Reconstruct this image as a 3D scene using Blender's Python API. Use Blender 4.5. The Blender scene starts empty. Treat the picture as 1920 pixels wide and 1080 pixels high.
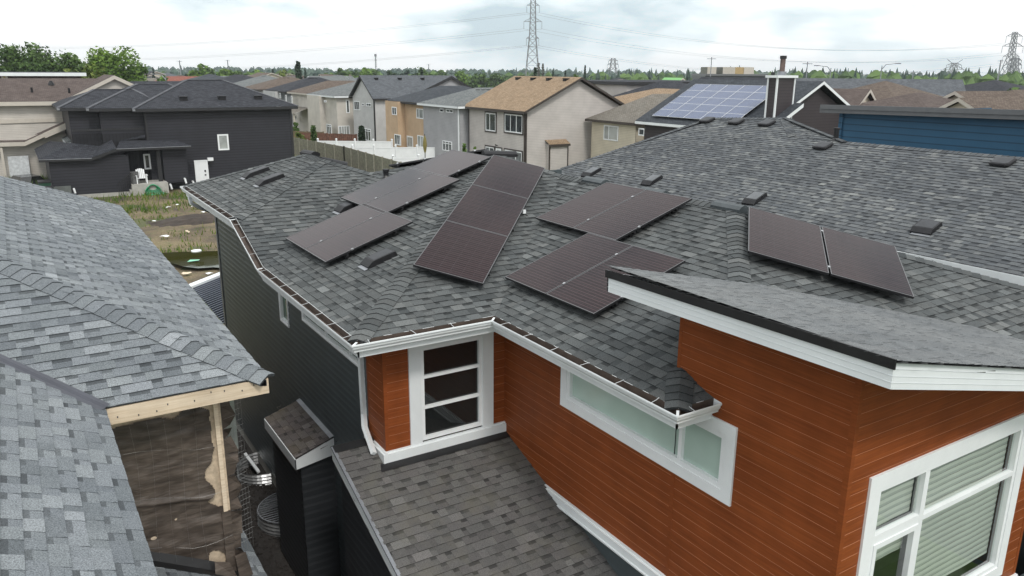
import bpy, math, random
import numpy as np
from mathutils import Vector, Matrix

# ------------------------------------------------------------------ camera maths
H = 9.6                       # metres of the camera above the ground
FPX = 1477.5                  # focal length in pixels of a 1920 wide frame
PT, RL, YW = math.radians(15.4708), math.radians(0.4051), math.radians(32.1566)
_fw = np.array([math.cos(PT)*math.sin(YW), math.cos(PT)*math.cos(YW), -math.sin(PT)])
_rt = np.array([math.cos(YW), -math.sin(YW), 0.0])
_up = np.cross(_rt, _fw)
_r2 = math.cos(RL)*_rt + math.sin(RL)*_up
_u2 = -math.sin(RL)*_rt + math.cos(RL)*_up
# x runs across the lots, y along the lots away from the street, z up; (0,0,H) is the drone
def ray(px, py): return _fw + _r2*(px-960)/FPX - _u2*(py-540)/FPX
def _ax(px, py, a, v):
    d = ray(px, py); p = d*(v/d[a]); return (float(p[0]), float(p[1]), float(p[2]))
def PX(px, py, v): return _ax(px, py, 0, v)
def PY(px, py, v): return _ax(px, py, 1, v)
def PZ(px, py, v): return _ax(px, py, 2, v)
def PD(px, py, dist):
    d = ray(px, py); p = d*dist; return (float(p[0]), float(p[1]), float(p[2]))
def PP(px, py, plane):        # plane = (x0,y0,z0,sx,sy): z = z0+sx*(x-x0)+sy*(y-y0)
    x0, y0, z0, sx, sy = plane
    d = ray(px, py); t = (z0-sx*x0-sy*y0)/(d[2]-sx*d[0]-sy*d[1]); p = d*t
    return (float(p[0]), float(p[1]), float(p[2]))

scene = bpy.context.scene
COL = scene.collection
R = random.Random(7)
def V3(p): return np.array(p, float)
def unit(v):
    v = V3(v); return v/np.linalg.norm(v)

# ------------------------------------------------------------------ objects
def tag(o, label=None, cat=None, group=None, kind=None):
    if label: o['label'] = label
    if cat: o['category'] = cat
    if group: o['group'] = group
    if kind: o['kind'] = kind
    return o
def thing(name, base, label, cat, group=None):
    o = bpy.data.objects.new(name, None); COL.objects.link(o)
    o.empty_display_size = 0.3
    o.location = (base[0], base[1], base[2]+H)
    return tag(o, label, cat, group)
def wloc(o):
    v = Vector((0, 0, 0))
    while o is not None:
        v += o.location; o = o.parent
    return v

class MB:
    def __init__(s):
        s.v = []; s.f = []; s.mi = []; s.uv = []; s.col = []; s.mats = []; s.smooth = []
    def m(s, mat):
        if mat not in s.mats: s.mats.append(mat)
        return s.mats.index(mat)
    def face(s, pts, mat, uv=None, col=(0.5, 0, 0.5, 1), smooth=False):
        i = len(s.v); n = len(pts)
        s.v.extend([(float(p[0]), float(p[1]), float(p[2])) for p in pts])
        s.f.append(tuple(range(i, i+n))); s.mi.append(s.m(mat))
        if uv is None: uv = [(0.0, 0.0)]*n
        s.uv.extend(uv)
        s.col.extend([col]*n if not isinstance(col, list) else col)
        s.smooth.append(smooth)
    def quad(s, a, b, c, d, mat, **k): s.face([a, b, c, d], mat, **k)
    def obox(s, o, ex, ey, ez, mat, uvs=False, skip=()):      # box from corner o with edge vectors
        o, ex, ey, ez = V3(o), V3(ex), V3(ey), V3(ez)
        if np.dot(np.cross(ex, ey), ez) < 0: o, ex = o+ex, -ex
        P = lambda a, b, c: o+a*ex+b*ey+c*ez
        fs = [[P(0,0,0),P(0,1,0),P(1,1,0),P(1,0,0)], [P(0,0,1),P(1,0,1),P(1,1,1),P(0,1,1)],
              [P(0,0,0),P(1,0,0),P(1,0,1),P(0,0,1)], [P(1,0,0),P(1,1,0),P(1,1,1),P(1,0,1)],
              [P(1,1,0),P(0,1,0),P(0,1,1),P(1,1,1)], [P(0,1,0),P(0,0,0),P(0,0,1),P(0,1,1)]]
        L = [np.linalg.norm(q) for q in (ex, ey, ez)]
        uvd = [(L[1],L[0]),(L[0],L[1]),(L[0],L[2]),(L[1],L[2]),(L[0],L[2]),(L[1],L[2])]
        for i, q in enumerate(fs):
            if i in skip: continue
            a, b = uvd[i]
            s.face(q, mat, uv=[(0,0),(a,0),(a,b),(0,b)])
    def box(s, a, b, mat, **k):
        a = V3(a); b = V3(b); lo = np.minimum(a, b); hi = np.maximum(a, b); d = hi-lo
        s.obox(lo, (d[0],0,0), (0,d[1],0), (0,0,d[2]), mat, **k)
    def bar(s, a, b, w, h, mat, upv=(0,0,1)):
        a, b = V3(a), V3(b); d = b-a; L = np.linalg.norm(d)
        if L < 1e-6: return
        t = d/L; x = np.cross(t, V3(upv))
        if np.linalg.norm(x) < 1e-4: x = np.cross(t, (1,0,0.1))
        x = unit(x); z = np.cross(x, t)
        s.obox(a-x*w/2-z*h/2, d, x*w, z*h, mat)
    def tube(s, pts, r, mat, n=8, closed=False, caps=True):
        pts = [V3(p) for p in pts]; rings = []
        rr = r if isinstance(r, (list, tuple)) else [r]*len(pts)
        for i, p in enumerate(pts):
            t = pts[min(i+1, len(pts)-1)]-pts[max(i-1, 0)]
            if closed: t = pts[(i+1) % len(pts)]-pts[i-1]
            t = unit(t); x = np.cross(t, (0,0,1))
            if np.linalg.norm(x) < 1e-3: x = np.cross(t, (1,0,0))
            x = unit(x); y = np.cross(x, t)
            rings.append([p+(x*math.cos(2*math.pi*k/n)+y*math.sin(2*math.pi*k/n))*rr[i] for k in range(n)])
        N = len(pts) if closed else len(pts)-1
        for i in range(N):
            A, B = rings[i], rings[(i+1) % len(pts)]
            for k in range(n):
                s.face([A[k], A[(k+1)%n], B[(k+1)%n], B[k]][::-1], mat, smooth=True)
        if caps and not closed:
            s.face(rings[0], mat); s.face(rings[-1][::-1], mat)
    def build(s, name, parent=None, mat=None, origin=None):
        me = bpy.data.meshes.new(name)
        if parent is not None: off = np.array(wloc(parent))-np.array([0,0,H])
        elif origin is not None: off = V3(origin)
        else: off = np.zeros(3)
        me.from_pydata([(a-off[0], b-off[1], c-off[2]) for a, b, c in s.v], [], s.f)
        for m_ in s.mats: me.materials.append(m_)
        me.polygons.foreach_set('material_index', s.mi)
        me.polygons.foreach_set('use_smooth', s.smooth)
        u = me.uv_layers.new(name='UVMap')
        u.data.foreach_set('uv', np.array(s.uv, np.float32).ravel())
        ca = me.color_attributes.new('Col', 'FLOAT_COLOR', 'CORNER')
        ca.data.foreach_set('color', np.array(s.col, np.float32).ravel())
        me.validate(); me.update()
        o = bpy.data.objects.new(name, me); COL.objects.link(o)
        if parent is not None: o.parent = parent
        else: o.location = (off[0], off[1], off[2]+H)
        return o
def copy_thing(o):
    c = o.copy(); COL.objects.link(c)
    for ch in list(o.children):
        d = ch.copy(); COL.objects.link(d); d.parent = c
        for g in list(ch.children):
            e = g.copy(); COL.objects.link(e); e.parent = d
    return c

# ------------------------------------------------------------------ materials
def newmat(name):
    m = bpy.data.materials.new(name); m.use_nodes = True
    nt = m.node_tree; b = nt.nodes['Principled BSDF']
    return m, nt, b
def N(nt, t, **k):
    n = nt.nodes.new(t)
    for a, v in k.items(): setattr(n, a, v)
    return n
def coord(nt, scale=(1,1,1), uv=False, rot=(0,0,0)):
    tc = N(nt, 'ShaderNodeTexCoord'); mp = N(nt, 'ShaderNodeMapping')
    nt.links.new(tc.outputs['UV' if uv else 'Object'], mp.inputs['Vector'])
    mp.inputs['Scale'].default_value = scale; mp.inputs['Rotation'].default_value = rot
    return mp.outputs['Vector']
def noise(nt, vec, scale, detail=3, rough=0.55):
    n = N(nt, 'ShaderNodeTexNoise'); n.inputs['Scale'].default_value = scale
    n.inputs['Detail'].default_value = detail; n.inputs['Roughness'].default_value = rough
    nt.links.new(vec, n.inputs['Vector']); return n.outputs['Fac']
def ramp(nt, fac, stops, interp='LINEAR'):
    r = N(nt, 'ShaderNodeValToRGB'); r.color_ramp.interpolation = interp
    e = r.color_ramp.elements
    while len(e) < len(stops): e.new(0.5)
    for i, (p, c) in enumerate(stops):
        e[i].position = p; e[i].color = (c[0], c[1], c[2], 1)
    nt.links.new(fac, r.inputs['Fac']); return r.outputs['Color']
def mix(nt, a, b, fac, mode='MIX'):
    m = N(nt, 'ShaderNodeMix', data_type='RGBA', blend_type=mode)
    for sock, v in ((m.inputs[6], a), (m.inputs[7], b)):
        if isinstance(v, (tuple, list)): sock.default_value = (v[0], v[1], v[2], 1)
        else: nt.links.new(v, sock)
    if isinstance(fac, (int, float)): m.inputs[0].default_value = fac
    else: nt.links.new(fac, m.inputs[0])
    return m.outputs[2]
def mth(nt, op, a, b=0.0):
    m = N(nt, 'ShaderNodeMath', operation=op)
    for i, v in enumerate((a, b)):
        if isinstance(v, (int, float)): m.inputs[i].default_value = v
        else: nt.links.new(v, m.inputs[i])
    return m.outputs[0]
def bump(nt, b, h, strength=0.3, dist=0.01):
    bp = N(nt, 'ShaderNodeBump'); bp.inputs['Strength'].default_value = strength
    bp.inputs['Distance'].default_value = dist
    nt.links.new(h, bp.inputs['Height']); nt.links.new(bp.outputs['Normal'], b.inputs['Normal'])
def attr_rgb(nt):
    a = N(nt, 'ShaderNodeAttribute'); a.attribute_name = 'Col'
    s = N(nt, 'ShaderNodeSeparateColor'); nt.links.new(a.outputs['Color'], s.inputs['Color'])
    return s.outputs[0], s.outputs[1], s.outputs[2]
def plain(name, c, rough=0.5, var=0.12, vs=3.0, metal=0.0, spec=0.5, bumpy=0.0):
    m, nt, b = newmat(name)
    v = coord(nt)
    f = noise(nt, v, vs, 4)
    f2 = noise(nt, v, vs*9, 2)
    col = ramp(nt, f, [(0.3, [x*(1-var) for x in c]), (0.7, [min(1, x*(1+var)) for x in c])])
    col = mix(nt, col, ramp(nt, f2, [(0.35, (0.86,0.86,0.86)), (0.65, (1,1,1))]), var*3 if var < 0.33 else 1, 'MULTIPLY')
    nt.links.new(col, b.inputs['Base Color'])
    b.inputs['Roughness'].default_value = rough; b.inputs['Metallic'].default_value = metal
    b.inputs['Specular IOR Level'].default_value = spec
    if bumpy: bump(nt, b, f2, bumpy, 0.01)
    return m
def shingle_mat(name, dark, mid, light, warm=(1,1,1), stain=None, grain=0.3):
    m, nt, b = newmat(name)
    r, g, bl = attr_rgb(nt); v = coord(nt)
    c = ramp(nt, r, [(0.0, dark), (0.5, mid), (1.0, light)])
    c = mix(nt, c, warm, mth(nt, 'MULTIPLY', bl, 0.55), 'MULTIPLY')
    gr = noise(nt, v, 95, 3, 0.8)
    c = mix(nt, c, ramp(nt, gr, [(0.3, (1-grain*1.6,)*3), (0.5, (1,1,1)), (0.7, (1+grain*1.5,)*3)]), 1.0, 'MULTIPLY')
    big = noise(nt, v, 0.55, 5, 0.6)
    c = mix(nt, c, ramp(nt, big, [(0.3, (0.84,0.85,0.86)), (0.7, (1.1,1.09,1.07))]), 1.0, 'MULTIPLY')
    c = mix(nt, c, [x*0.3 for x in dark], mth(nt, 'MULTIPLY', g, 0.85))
    if stain:
        st = noise(nt, v, 1.1, 6, 0.7)
        c = mix(nt, c, stain, ramp(nt, st, [(0.46, (0,0,0)), (0.66, (0.75,)*3)]))
    nt.links.new(c, b.inputs['Base Color'])
    b.inputs['Roughness'].default_value = 0.93; b.inputs['Specular IOR Level'].default_value = 0.18
    bump(nt, b, gr, 0.35, 0.004)
    return m
def roof_far_mat(name, dark, light):        # small courses drawn by the shader for roofs far away
    m, nt, b = newmat(name)
    v = coord(nt, uv=True)
    br = N(nt, 'ShaderNodeTexBrick'); nt.links.new(v, br.inputs['Vector'])
    br.inputs['Color1'].default_value = (*dark, 1); br.inputs['Color2'].default_value = (*light, 1)
    br.inputs['Mortar'].default_value = (*[x*0.55 for x in dark], 1)
    br.inputs['Scale'].default_value = 1.0; br.inputs['Mortar Size'].default_value = 0.012
    br.inputs['Brick Width'].default_value = 0.27; br.inputs['Row Height'].default_value = 0.143
    n1 = noise(nt, v, 1.3, 5, 0.7); n2 = noise(nt, v, 14, 2)
    c = mix(nt, br.outputs['Color'], ramp(nt, n1, [(0.3, (0.8,)*3), (0.7, (1.18,)*3)]), 1, 'MULTIPLY')
    c = mix(nt, c, ramp(nt, n2, [(0.35, (0.78,)*3), (0.65, (1.2,)*3)]), 1, 'MULTIPLY')
    nt.links.new(c, b.inputs['Base Color']); b.inputs['Roughness'].default_value = 0.95
    b.inputs['Specular IOR Level'].default_value = 0.15
    return m
def siding_far_mat(name, c, lap=0.14, dirt=0.1, vertical=False, line=0.62):
    m, nt, b = newmat(name)
    v = coord(nt, uv=True)
    s = N(nt, 'ShaderNodeSeparateXYZ'); nt.links.new(v, s.inputs[0])
    t = mth(nt, 'FRACT', mth(nt, 'DIVIDE', s.outputs[0 if vertical else 1], lap))
    prof = ramp(nt, t, [(0.0, (line,)*3), (0.16, (1,)*3), (0.9, (0.95,)*3), (1.0, (line*1.05,)*3)])
    n1 = noise(nt, v, 0.8, 4); 
    base = ramp(nt, n1, [(0.3, [x*(1-dirt) for x in c]), (0.7, [x*(1+dirt) for x in c])])
    nt.links.new(mix(nt, base, prof, 1, 'MULTIPLY'), b.inputs['Base Color'])
    b.inputs['Roughness'].default_value = 0.55; b.inputs['Specular IOR Level'].default_value = 0.3
    bump(nt, b, t, 0.35, 0.012)
    return m
def wood_mat(name, dark, mid, light, rough=0.5):
    m, nt, b = newmat(name)
    r, g, bl = attr_rgb(nt)
    v = coord(nt, (1.6, 42, 1), uv=True); v2 = coord(nt, (0.7, 9, 1), uv=True)
    f = noise(nt, v, 1.0, 5, 0.62); f2 = noise(nt, v2, 1.0, 4, 0.6)
    t = mth(nt, 'ADD', mth(nt, 'MULTIPLY', f, 0.62), mth(nt, 'MULTIPLY', f2, 0.38))
    t = mth(nt, 'ADD', t, mth(nt, 'MULTIPLY', mth(nt, 'SUBTRACT', r, 0.5), 0.05))
    c = ramp(nt, t, [(0.33, dark), (0.5, mid), (0.68, light)])
    big = noise(nt, coord(nt), 0.7, 5, 0.65); fine = noise(nt, coord(nt, (1,1,0.25)), 3.5, 4)
    c = mix(nt, c, ramp(nt, big, [(0.3, (0.86,0.86,0.86)), (0.7, (1.08,1.08,1.08))]), 1, 'MULTIPLY')
    c = mix(nt, c, ramp(nt, fine, [(0.3, (0.9,0.9,0.9)), (0.7, (1.05,1.05,1.05))]), 1, 'MULTIPLY')
    nt.links.new(c, b.inputs['Base Color']); b.inputs['Roughness'].default_value = rough
    b.inputs['Specular IOR Level'].default_value = 0.18
    bump(nt, b, f, 0.12, 0.004)
    return m
def glass_mat(name, base, rough=0.03, refl=1.0, var=0.25, spec=0.9):
    m, nt, b = newmat(name)
    v = coord(nt); f = noise(nt, v, 0.9, 3)
    nt.links.new(ramp(nt, f, [(0.3, [x*(1-var) for x in base]), (0.7, [x*(1+var) for x in base])]), b.inputs['Base Color'])
    b.inputs['Roughness'].default_value = rough; b.inputs['Specular IOR Level'].default_value = spec
    f2 = noise(nt, v, 1.6, 2); bump(nt, b, f2, 0.04, 0.02)
    return m
def clear_glass(name, tint=(0.75,0.85,0.8), base=0.06):
    m = bpy.data.materials.new(name); m.use_nodes = True; nt = m.node_tree
    nt.nodes.remove(nt.nodes['Principled BSDF']); out = nt.nodes['Material Output']
    tr = N(nt, 'ShaderNodeBsdfTransparent'); tr.inputs[0].default_value = (*tint, 1)
    gl = N(nt, 'ShaderNodeBsdfGlossy'); gl.inputs['Roughness'].default_value = 0.02
    fr = N(nt, 'ShaderNodeLayerWeight'); fr.inputs[0].default_value = 0.5
    fac = mth(nt, 'ADD', mth(nt, 'MULTIPLY', mth(nt, 'POWER', fr.outputs['Facing'], 3.0), 0.85), base)
    v = coord(nt); bp = N(nt, 'ShaderNodeBump'); bp.inputs['Strength'].default_value = 0.05
    nt.links.new(noise(nt, v, 1.2, 2), bp.inputs['Height']); nt.links.new(bp.outputs[0], gl.inputs['Normal'])
    mx = N(nt, 'ShaderNodeMixShader'); nt.links.new(fac, mx.inputs[0])
    nt.links.new(tr.outputs[0], mx.inputs[1]); nt.links.new(gl.outputs[0], mx.inputs[2])
    nt.links.new(mx.outputs[0], out.inputs['Surface'])
    return m
def leaf_mat(name, a, b_, trans=0.25):
    m, nt, b = newmat(name)
    r, g, bl = attr_rgb(nt)
    c = ramp(nt, r, [(0.0, a), (1.0, b_)])
    nt.links.new(c, b.inputs['Base Color']); b.inputs['Roughness'].default_value = 0.7
    b.inputs['Specular IOR Level'].default_value = 0.2
    b.inputs['Transmission Weight'].default_value = 0.0
    b.inputs['Subsurface Weight'].default_value = 0.0
    return m
def solar_mat(name, cell, line, nx, ny, spec=0.5, rough=0.2, linew=0.004, busbars=True, coat=0.0):
    m, nt, b = newmat(name)
    v = coord(nt, uv=True)
    s = N(nt, 'ShaderNodeSeparateXYZ'); nt.links.new(v, s.inputs[0])
    def grid(o, n, w):
        t = mth(nt, 'FRACT', mth(nt, 'MULTIPLY', o, n))
        d = mth(nt, 'ABSOLUTE', mth(nt, 'SUBTRACT', t, 0.5))
        return mth(nt, 'GREATER_THAN', d, 0.5-w)
    gx = grid(s.outputs[0], nx, linew*nx); gy = grid(s.outputs[1], ny, linew*ny*0.66)
    g = mth(nt, 'MAXIMUM', gx, gy)
    n1 = noise(nt, coord(nt), 0.7, 2); n2 = noise(nt, coord(nt, (1,1,1), uv=True), 2.2, 3)
    c = ramp(nt, n1, [(0.35, [x*0.82 for x in cell]), (0.65, [x*1.15 for x in cell])])
    if busbars:
        gb = grid(s.outputs[1], 27, 0.13)
        c = mix(nt, c, [x*2.6+0.014 for x in cell], mth(nt, 'MULTIPLY', gb, 0.9))
    c = mix(nt, c, line, g)
    nt.links.new(c, b.inputs['Base Color'])
    b.inputs['Roughness'].default_value = rough; b.inputs['Specular IOR Level'].default_value = spec
    dust = noise(nt, coord(nt), 7, 4)
    nt.links.new(mth(nt, 'ADD', mth(nt, 'MULTIPLY', dust, 0.12), rough-0.06), b.inputs['Roughness'])
    b.inputs['Coat Weight'].default_value = coat
    b.inputs['Specular Tint'].default_value = (1.0, 0.965, 0.96, 1) if busbars else (1,1,1,1)
    return m

M = {}
M['shingle_m'] = shingle_mat('grey_shingle', (0.042,0.047,0.049), (0.086,0.093,0.095), (0.158,0.167,0.167), (0.98,0.93,0.9), grain=0.32)
M['shingle_g'] = shingle_mat('weathered_shingle', (0.062,0.061,0.059), (0.108,0.106,0.102), (0.165,0.162,0.155), (0.95,0.88,0.92), stain=(0.115,0.108,0.088), grain=0.34)
M['shingle_l'] = shingle_mat('light_grey_shingle', (0.092,0.103,0.112), (0.168,0.184,0.194), (0.265,0.284,0.294), (0.96,0.95,1.0), grain=0.42)
M['shingle_n'] = shingle_mat('slate_shingle', (0.05,0.055,0.061), (0.096,0.104,0.113), (0.185,0.194,0.195), (1.0,0.96,0.9), grain=0.3)
M['shingle_t'] = shingle_mat('low_slope_shingle', (0.1,0.106,0.11), (0.15,0.158,0.162), (0.195,0.204,0.208), (1,0.97,0.95), grain=0.4)
M['shingle_b'] = shingle_mat('brown_shingle', (0.07,0.062,0.06), (0.11,0.1,0.097), (0.165,0.15,0.145), (1,0.9,0.9), stain=(0.1,0.085,0.06), grain=0.3)
M['white'] = plain('white_aluminium', (0.74,0.77,0.78), 0.38, 0.05, 1.2)
M['white2'] = plain('white_vinyl', (0.8,0.82,0.83), 0.45, 0.04, 2.0)
M['gutter_in'] = plain('gutter_brown', (0.08,0.058,0.046), 0.6, 0.35, 5.0)
M['black'] = plain('black_metal', (0.012,0.012,0.013), 0.45, 0.3, 6.0)
M['vent'] = plain('black_plastic', (0.014,0.014,0.016), 0.55, 0.3, 5.0, spec=0.3)
M['vent_top'] = plain('sky_sheen_plastic', (0.035,0.037,0.042), 0.5, 0.2, 5.0, spec=0.3)  # paler than the sides: sky reflection on vent tops put into the colour
M['silver'] = plain('silver_metal', (0.62,0.63,0.64), 0.3, 0.1, 8.0, metal=0.9)
M['galv'] = plain('galvanised_steel', (0.5,0.51,0.52), 0.38, 0.2, 6.0, metal=0.8)
M['flash'] = plain('metal_flashing', (0.25,0.26,0.28), 0.45, 0.2, 3.0, metal=0.4)
M['orange'] = wood_mat('cedar_plank', (0.172,0.042,0.011), (0.23,0.059,0.0158), (0.295,0.082,0.022))
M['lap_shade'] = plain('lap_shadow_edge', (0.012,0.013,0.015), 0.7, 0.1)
M['orange_s'] = M['orange']
M['orange_edge'] = plain('cedar_groove', (0.42,0.19,0.1), 0.5, 0.15, 3.0)  # paler bevel: printed wear line plus sky highlight put into the colour
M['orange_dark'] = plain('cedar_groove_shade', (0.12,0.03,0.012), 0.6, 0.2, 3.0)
M['dark_side'] = plain('charcoal_vinyl', (0.066,0.081,0.087), 0.42, 0.12, 1.5)
M['dark_side2'] = plain('black_vinyl', (0.03,0.033,0.037), 0.42, 0.15, 1.5)
M['conc'] = plain('concrete', (0.38,0.37,0.34), 0.9, 0.2, 2.0, bumpy=0.2)
M['lumber'] = wood_mat('fresh_lumber', (0.52,0.4,0.27), (0.68,0.56,0.42), (0.79,0.68,0.54), 0.7)
M['osb'] = plain('sheathing_board', (0.55,0.44,0.32), 0.8, 0.25, 14.0)
M['frost'] = glass_mat('frosted_glass', (0.44,0.56,0.5), 0.12, var=0.12, spec=0.55)
M['gdark'] = glass_mat('dark_glass', (0.012,0.013,0.013), 0.015, spec=0.6)
M['ggrass_refl'] = glass_mat('grass_reflection_glass', (0.035,0.085,0.05), 0.04, spec=0.6)  # green of reflected grass put into the pane colour
M['gfar'] = glass_mat('window_glass', (0.05,0.06,0.065), 0.06, var=0.6)
M['gpale'] = glass_mat('curtained_glass', (0.32,0.34,0.33), 0.08, var=0.35)
M['clear'] = clear_glass('clear_glass', (0.9,0.95,0.93), 0.12)
M['blind'] = plain('cream_blind', (0.7,0.71,0.65), 0.8, 0.05, 2.0)
M['blind2'] = plain('sheer_blind', (0.5,0.52,0.48), 0.8, 0.05, 2.0)
M['room'] = plain('dim_room', (0.11,0.12,0.115), 0.9, 0.3, 1.0)
M['cell'] = solar_mat('black_solar_cell', (0.0125,0.0052,0.0062), (0.03,0.02,0.023), 6, 18, spec=0.1, rough=0.075, linew=0.003)
M['cellb'] = solar_mat('blue_solar_cell', (0.045,0.066,0.13), (0.2,0.22,0.28), 6, 10, spec=0.5, rough=0.2, linew=0.003, busbars=False)
M['pframe'] = plain('panel_frame', (0.13,0.13,0.135), 0.35, 0.1, 4.0, metal=0.5)
M['pside'] = plain('panel_side', (0.02,0.02,0.022), 0.4, 0.1, 4.0, metal=0.3)
M['pframe_w'] = plain('silver_panel_frame', (0.66,0.68,0.71), 0.35, 0.05, 4.0)

# ------------------------------------------------------------------ geometry helpers
def clip(poly, cp):           # Sutherland-Hodgman, cp convex, counter-clockwise
    out = poly
    n = len(cp)
    for i in range(n):
        ax, ay = cp[i]; bx, by = cp[(i+1) % n]
        inp = out; out = []
        if not inp: return []
        def side(p): return (bx-ax)*(p[1]-ay)-(by-ay)*(p[0]-ax)
        for k in range(len(inp)):
            p, q = inp[k], inp[(k+1) % len(inp)]
            sp, sq = side(p), side(q)
            if sp >= -1e-9: out.append(p)
            if (sp > 1e-9 and sq < -1e-9) or (sp < -1e-9 and sq > 1e-9):
                t = sp/(sp-sq); out.append((p[0]+t*(q[0]-p[0]), p[1]+t*(q[1]-p[1])))
    return out
def area2(p): return sum(p[i][0]*p[(i+1) % len(p)][1]-p[(i+1) % len(p)][0]*p[i][1] for i in range(len(p)))
def ccw(p): return p if area2(p) > 0 else p[::-1]

EXPO = 0.143
def shingles(mb, polys, O, U, mat, seed, lift=0.0, expo=EXPO, contrast=1.0, tabw=(0.09, 0.26), flat=False, bandr=(0.4, 1.0)):
    """laminated shingles in courses over convex roof pieces; U runs along the eave"""
    rg = random.Random(seed)
    U = unit(U); O = V3(O)
    P0 = [V3(p) for p in polys[0]]
    n = np.zeros(3)
    for k in range(len(P0)): n = n+np.cross(P0[k]-P0[0], P0[(k+1) % len(P0)]-P0[0])
    n = unit(n)
    if n[2] < 0: n = -n
    Vv = np.cross(n, U)
    if Vv[2] < 0: Vv = -Vv
    P2 = [ccw([(float((V3(p)-O)@U), float((V3(p)-O)@Vv)) for p in po]) for po in polys]
    for po in P2:             # underlay
        mb.face([O+U*a+Vv*b-n*0.012 for a, b in (po if np.dot(np.cross(U, Vv), n) > 0 else po[::-1])], mat, col=(0.0, 1.0, 0.5, 1))
    umin = min(a for po in P2 for a, b in po); umax = max(a for po in P2 for a, b in po)
    vmin = min(b for po in P2 for a, b in po); vmax = max(b for po in P2 for a, b in po)
    i0 = math.floor(vmin/expo)
    flip = np.dot(np.cross(U, Vv), n) < 0
    for i in range(i0, math.ceil(vmax/expo)):
        vb, vt = i*expo, (i+1)*expo
        u = umin-rg.random()*0.5; tab = rg.random() < 0.5
        live = [po for po in P2 if min(b for a, b in po) < vt and max(b for a, b in po) > vb]
        rowtone = rg.gauss(0, 0.05)
        while u < umax:
            w = rg.uniform(*tabw)*(1.1 if tab else 0.72); u1 = u+w
            tone = 0.47+rowtone*contrast+rg.gauss(0, 0.17)*contrast+(0.05 if tab else -0.04)
            if rg.random() < 0.07: tone += 0.24*contrast
            tone = min(1, max(0, tone)); hue = rg.random()
            hb = 0.0125 if tab else 0.0065; bmul = rg.uniform(*bandr)
            if flat: hb *= 0.6
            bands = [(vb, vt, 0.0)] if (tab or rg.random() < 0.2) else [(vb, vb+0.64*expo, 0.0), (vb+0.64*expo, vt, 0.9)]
            for po in live:
                for (b0, b1, band) in bands:
                    q = clip([(u, b0), (u1, b0), (u1, b1), (u, b1)], po)
                    if len(q) < 3: continue
                    def hh(v): return lift+0.0015+hb*(1-(v-vb)/expo)
                    pts = [O+U*a+Vv*b+n*hh(b) for a, b in q]
                    if flip: pts = pts[::-1]
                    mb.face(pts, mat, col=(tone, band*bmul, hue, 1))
                    if b0 == vb:
                        lo = [p for p in q if abs(p[1]-vb) < 1e-7]
                        if len(lo) >= 2:
                            a0, a1 = min(p[0] for p in lo), max(p[0] for p in lo)
                            fp = [O+U*a0+Vv*vb+n*(lift-0.006), O+U*a1+Vv*vb+n*(lift-0.006), O+U*a1+Vv*vb+n*hh(vb), O+U*a0+Vv*vb+n*hh(vb)]
                            if flip: fp = fp[::-1]
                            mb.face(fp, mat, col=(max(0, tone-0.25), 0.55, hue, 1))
                    if tab and len(q) == 4:
                        for a_ in (u, u1):
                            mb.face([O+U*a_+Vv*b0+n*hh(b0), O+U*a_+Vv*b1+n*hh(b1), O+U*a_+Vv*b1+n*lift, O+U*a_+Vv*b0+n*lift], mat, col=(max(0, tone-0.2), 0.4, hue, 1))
            u = u1; tab = not tab
def caps(mb, p0, p1, nA, nB, mat, seed, w=0.15, expo=0.142, lift=0.012):
    """ridge cap shingles from the low end p0 to the high end p1; nA, nB the two roof normals"""
    rg = random.Random(seed); p0, p1 = V3(p0), V3(p1); L = np.linalg.norm(p1-p0); t = (p1-p0)/L
    nA, nB = unit(nA), unit(nB); nm = unit(nA+nB)
    dA = np.cross(t, nA); dB = np.cross(t, nB)
    # A side points away from B side
    if np.dot(dA, nB-nA) > 0: dA = -dA
    if np.dot(dB, nA-nB) > 0: dB = -dB
    s = 0.0
    while s < L:
        e = min(s+expo*1.25, L); tone = min(1, max(0, 0.45+rg.gauss(0, 0.16))); hue = rg.random()
        hl, hh = lift+0.016, lift+0.003
        a, b = p0+t*s, p0+t*e
        wj = w*(1+rg.uniform(-0.04, 0.04))
        for d, nn in ((dA, nA), (dB, nB)):
            c0, c1 = a+nm*hl*1.2, b+nm*hh*1.2
            k0, k1 = a+d*wj*0.5+nn*(hl+0.004), b+d*wj*0.5+nn*(hh+0.004)
            o0, o1 = a+d*wj+nn*hl*0.8, b+d*wj+nn*hh*0.8
            cc = (tone, 0, hue, 1); dd = (max(0, tone-0.3), 0.7, hue, 1)
            mb.face([c0, c1, k1, k0], mat, col=cc); mb.face([k0, k1, o1, o0], mat, col=cc)
            g = nn*(lift+0.022)
            mb.face([c0, k0, k0-g, c0-nm*(lift+0.02)], mat, col=dd); mb.face([k0, o0, o0-g, k0-g], mat, col=dd)
            mb.face([o0, o1, o1-nn*(lift+0.01), o0-nn*(lift+0.01)], mat, col=dd)
        s += expo
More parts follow.
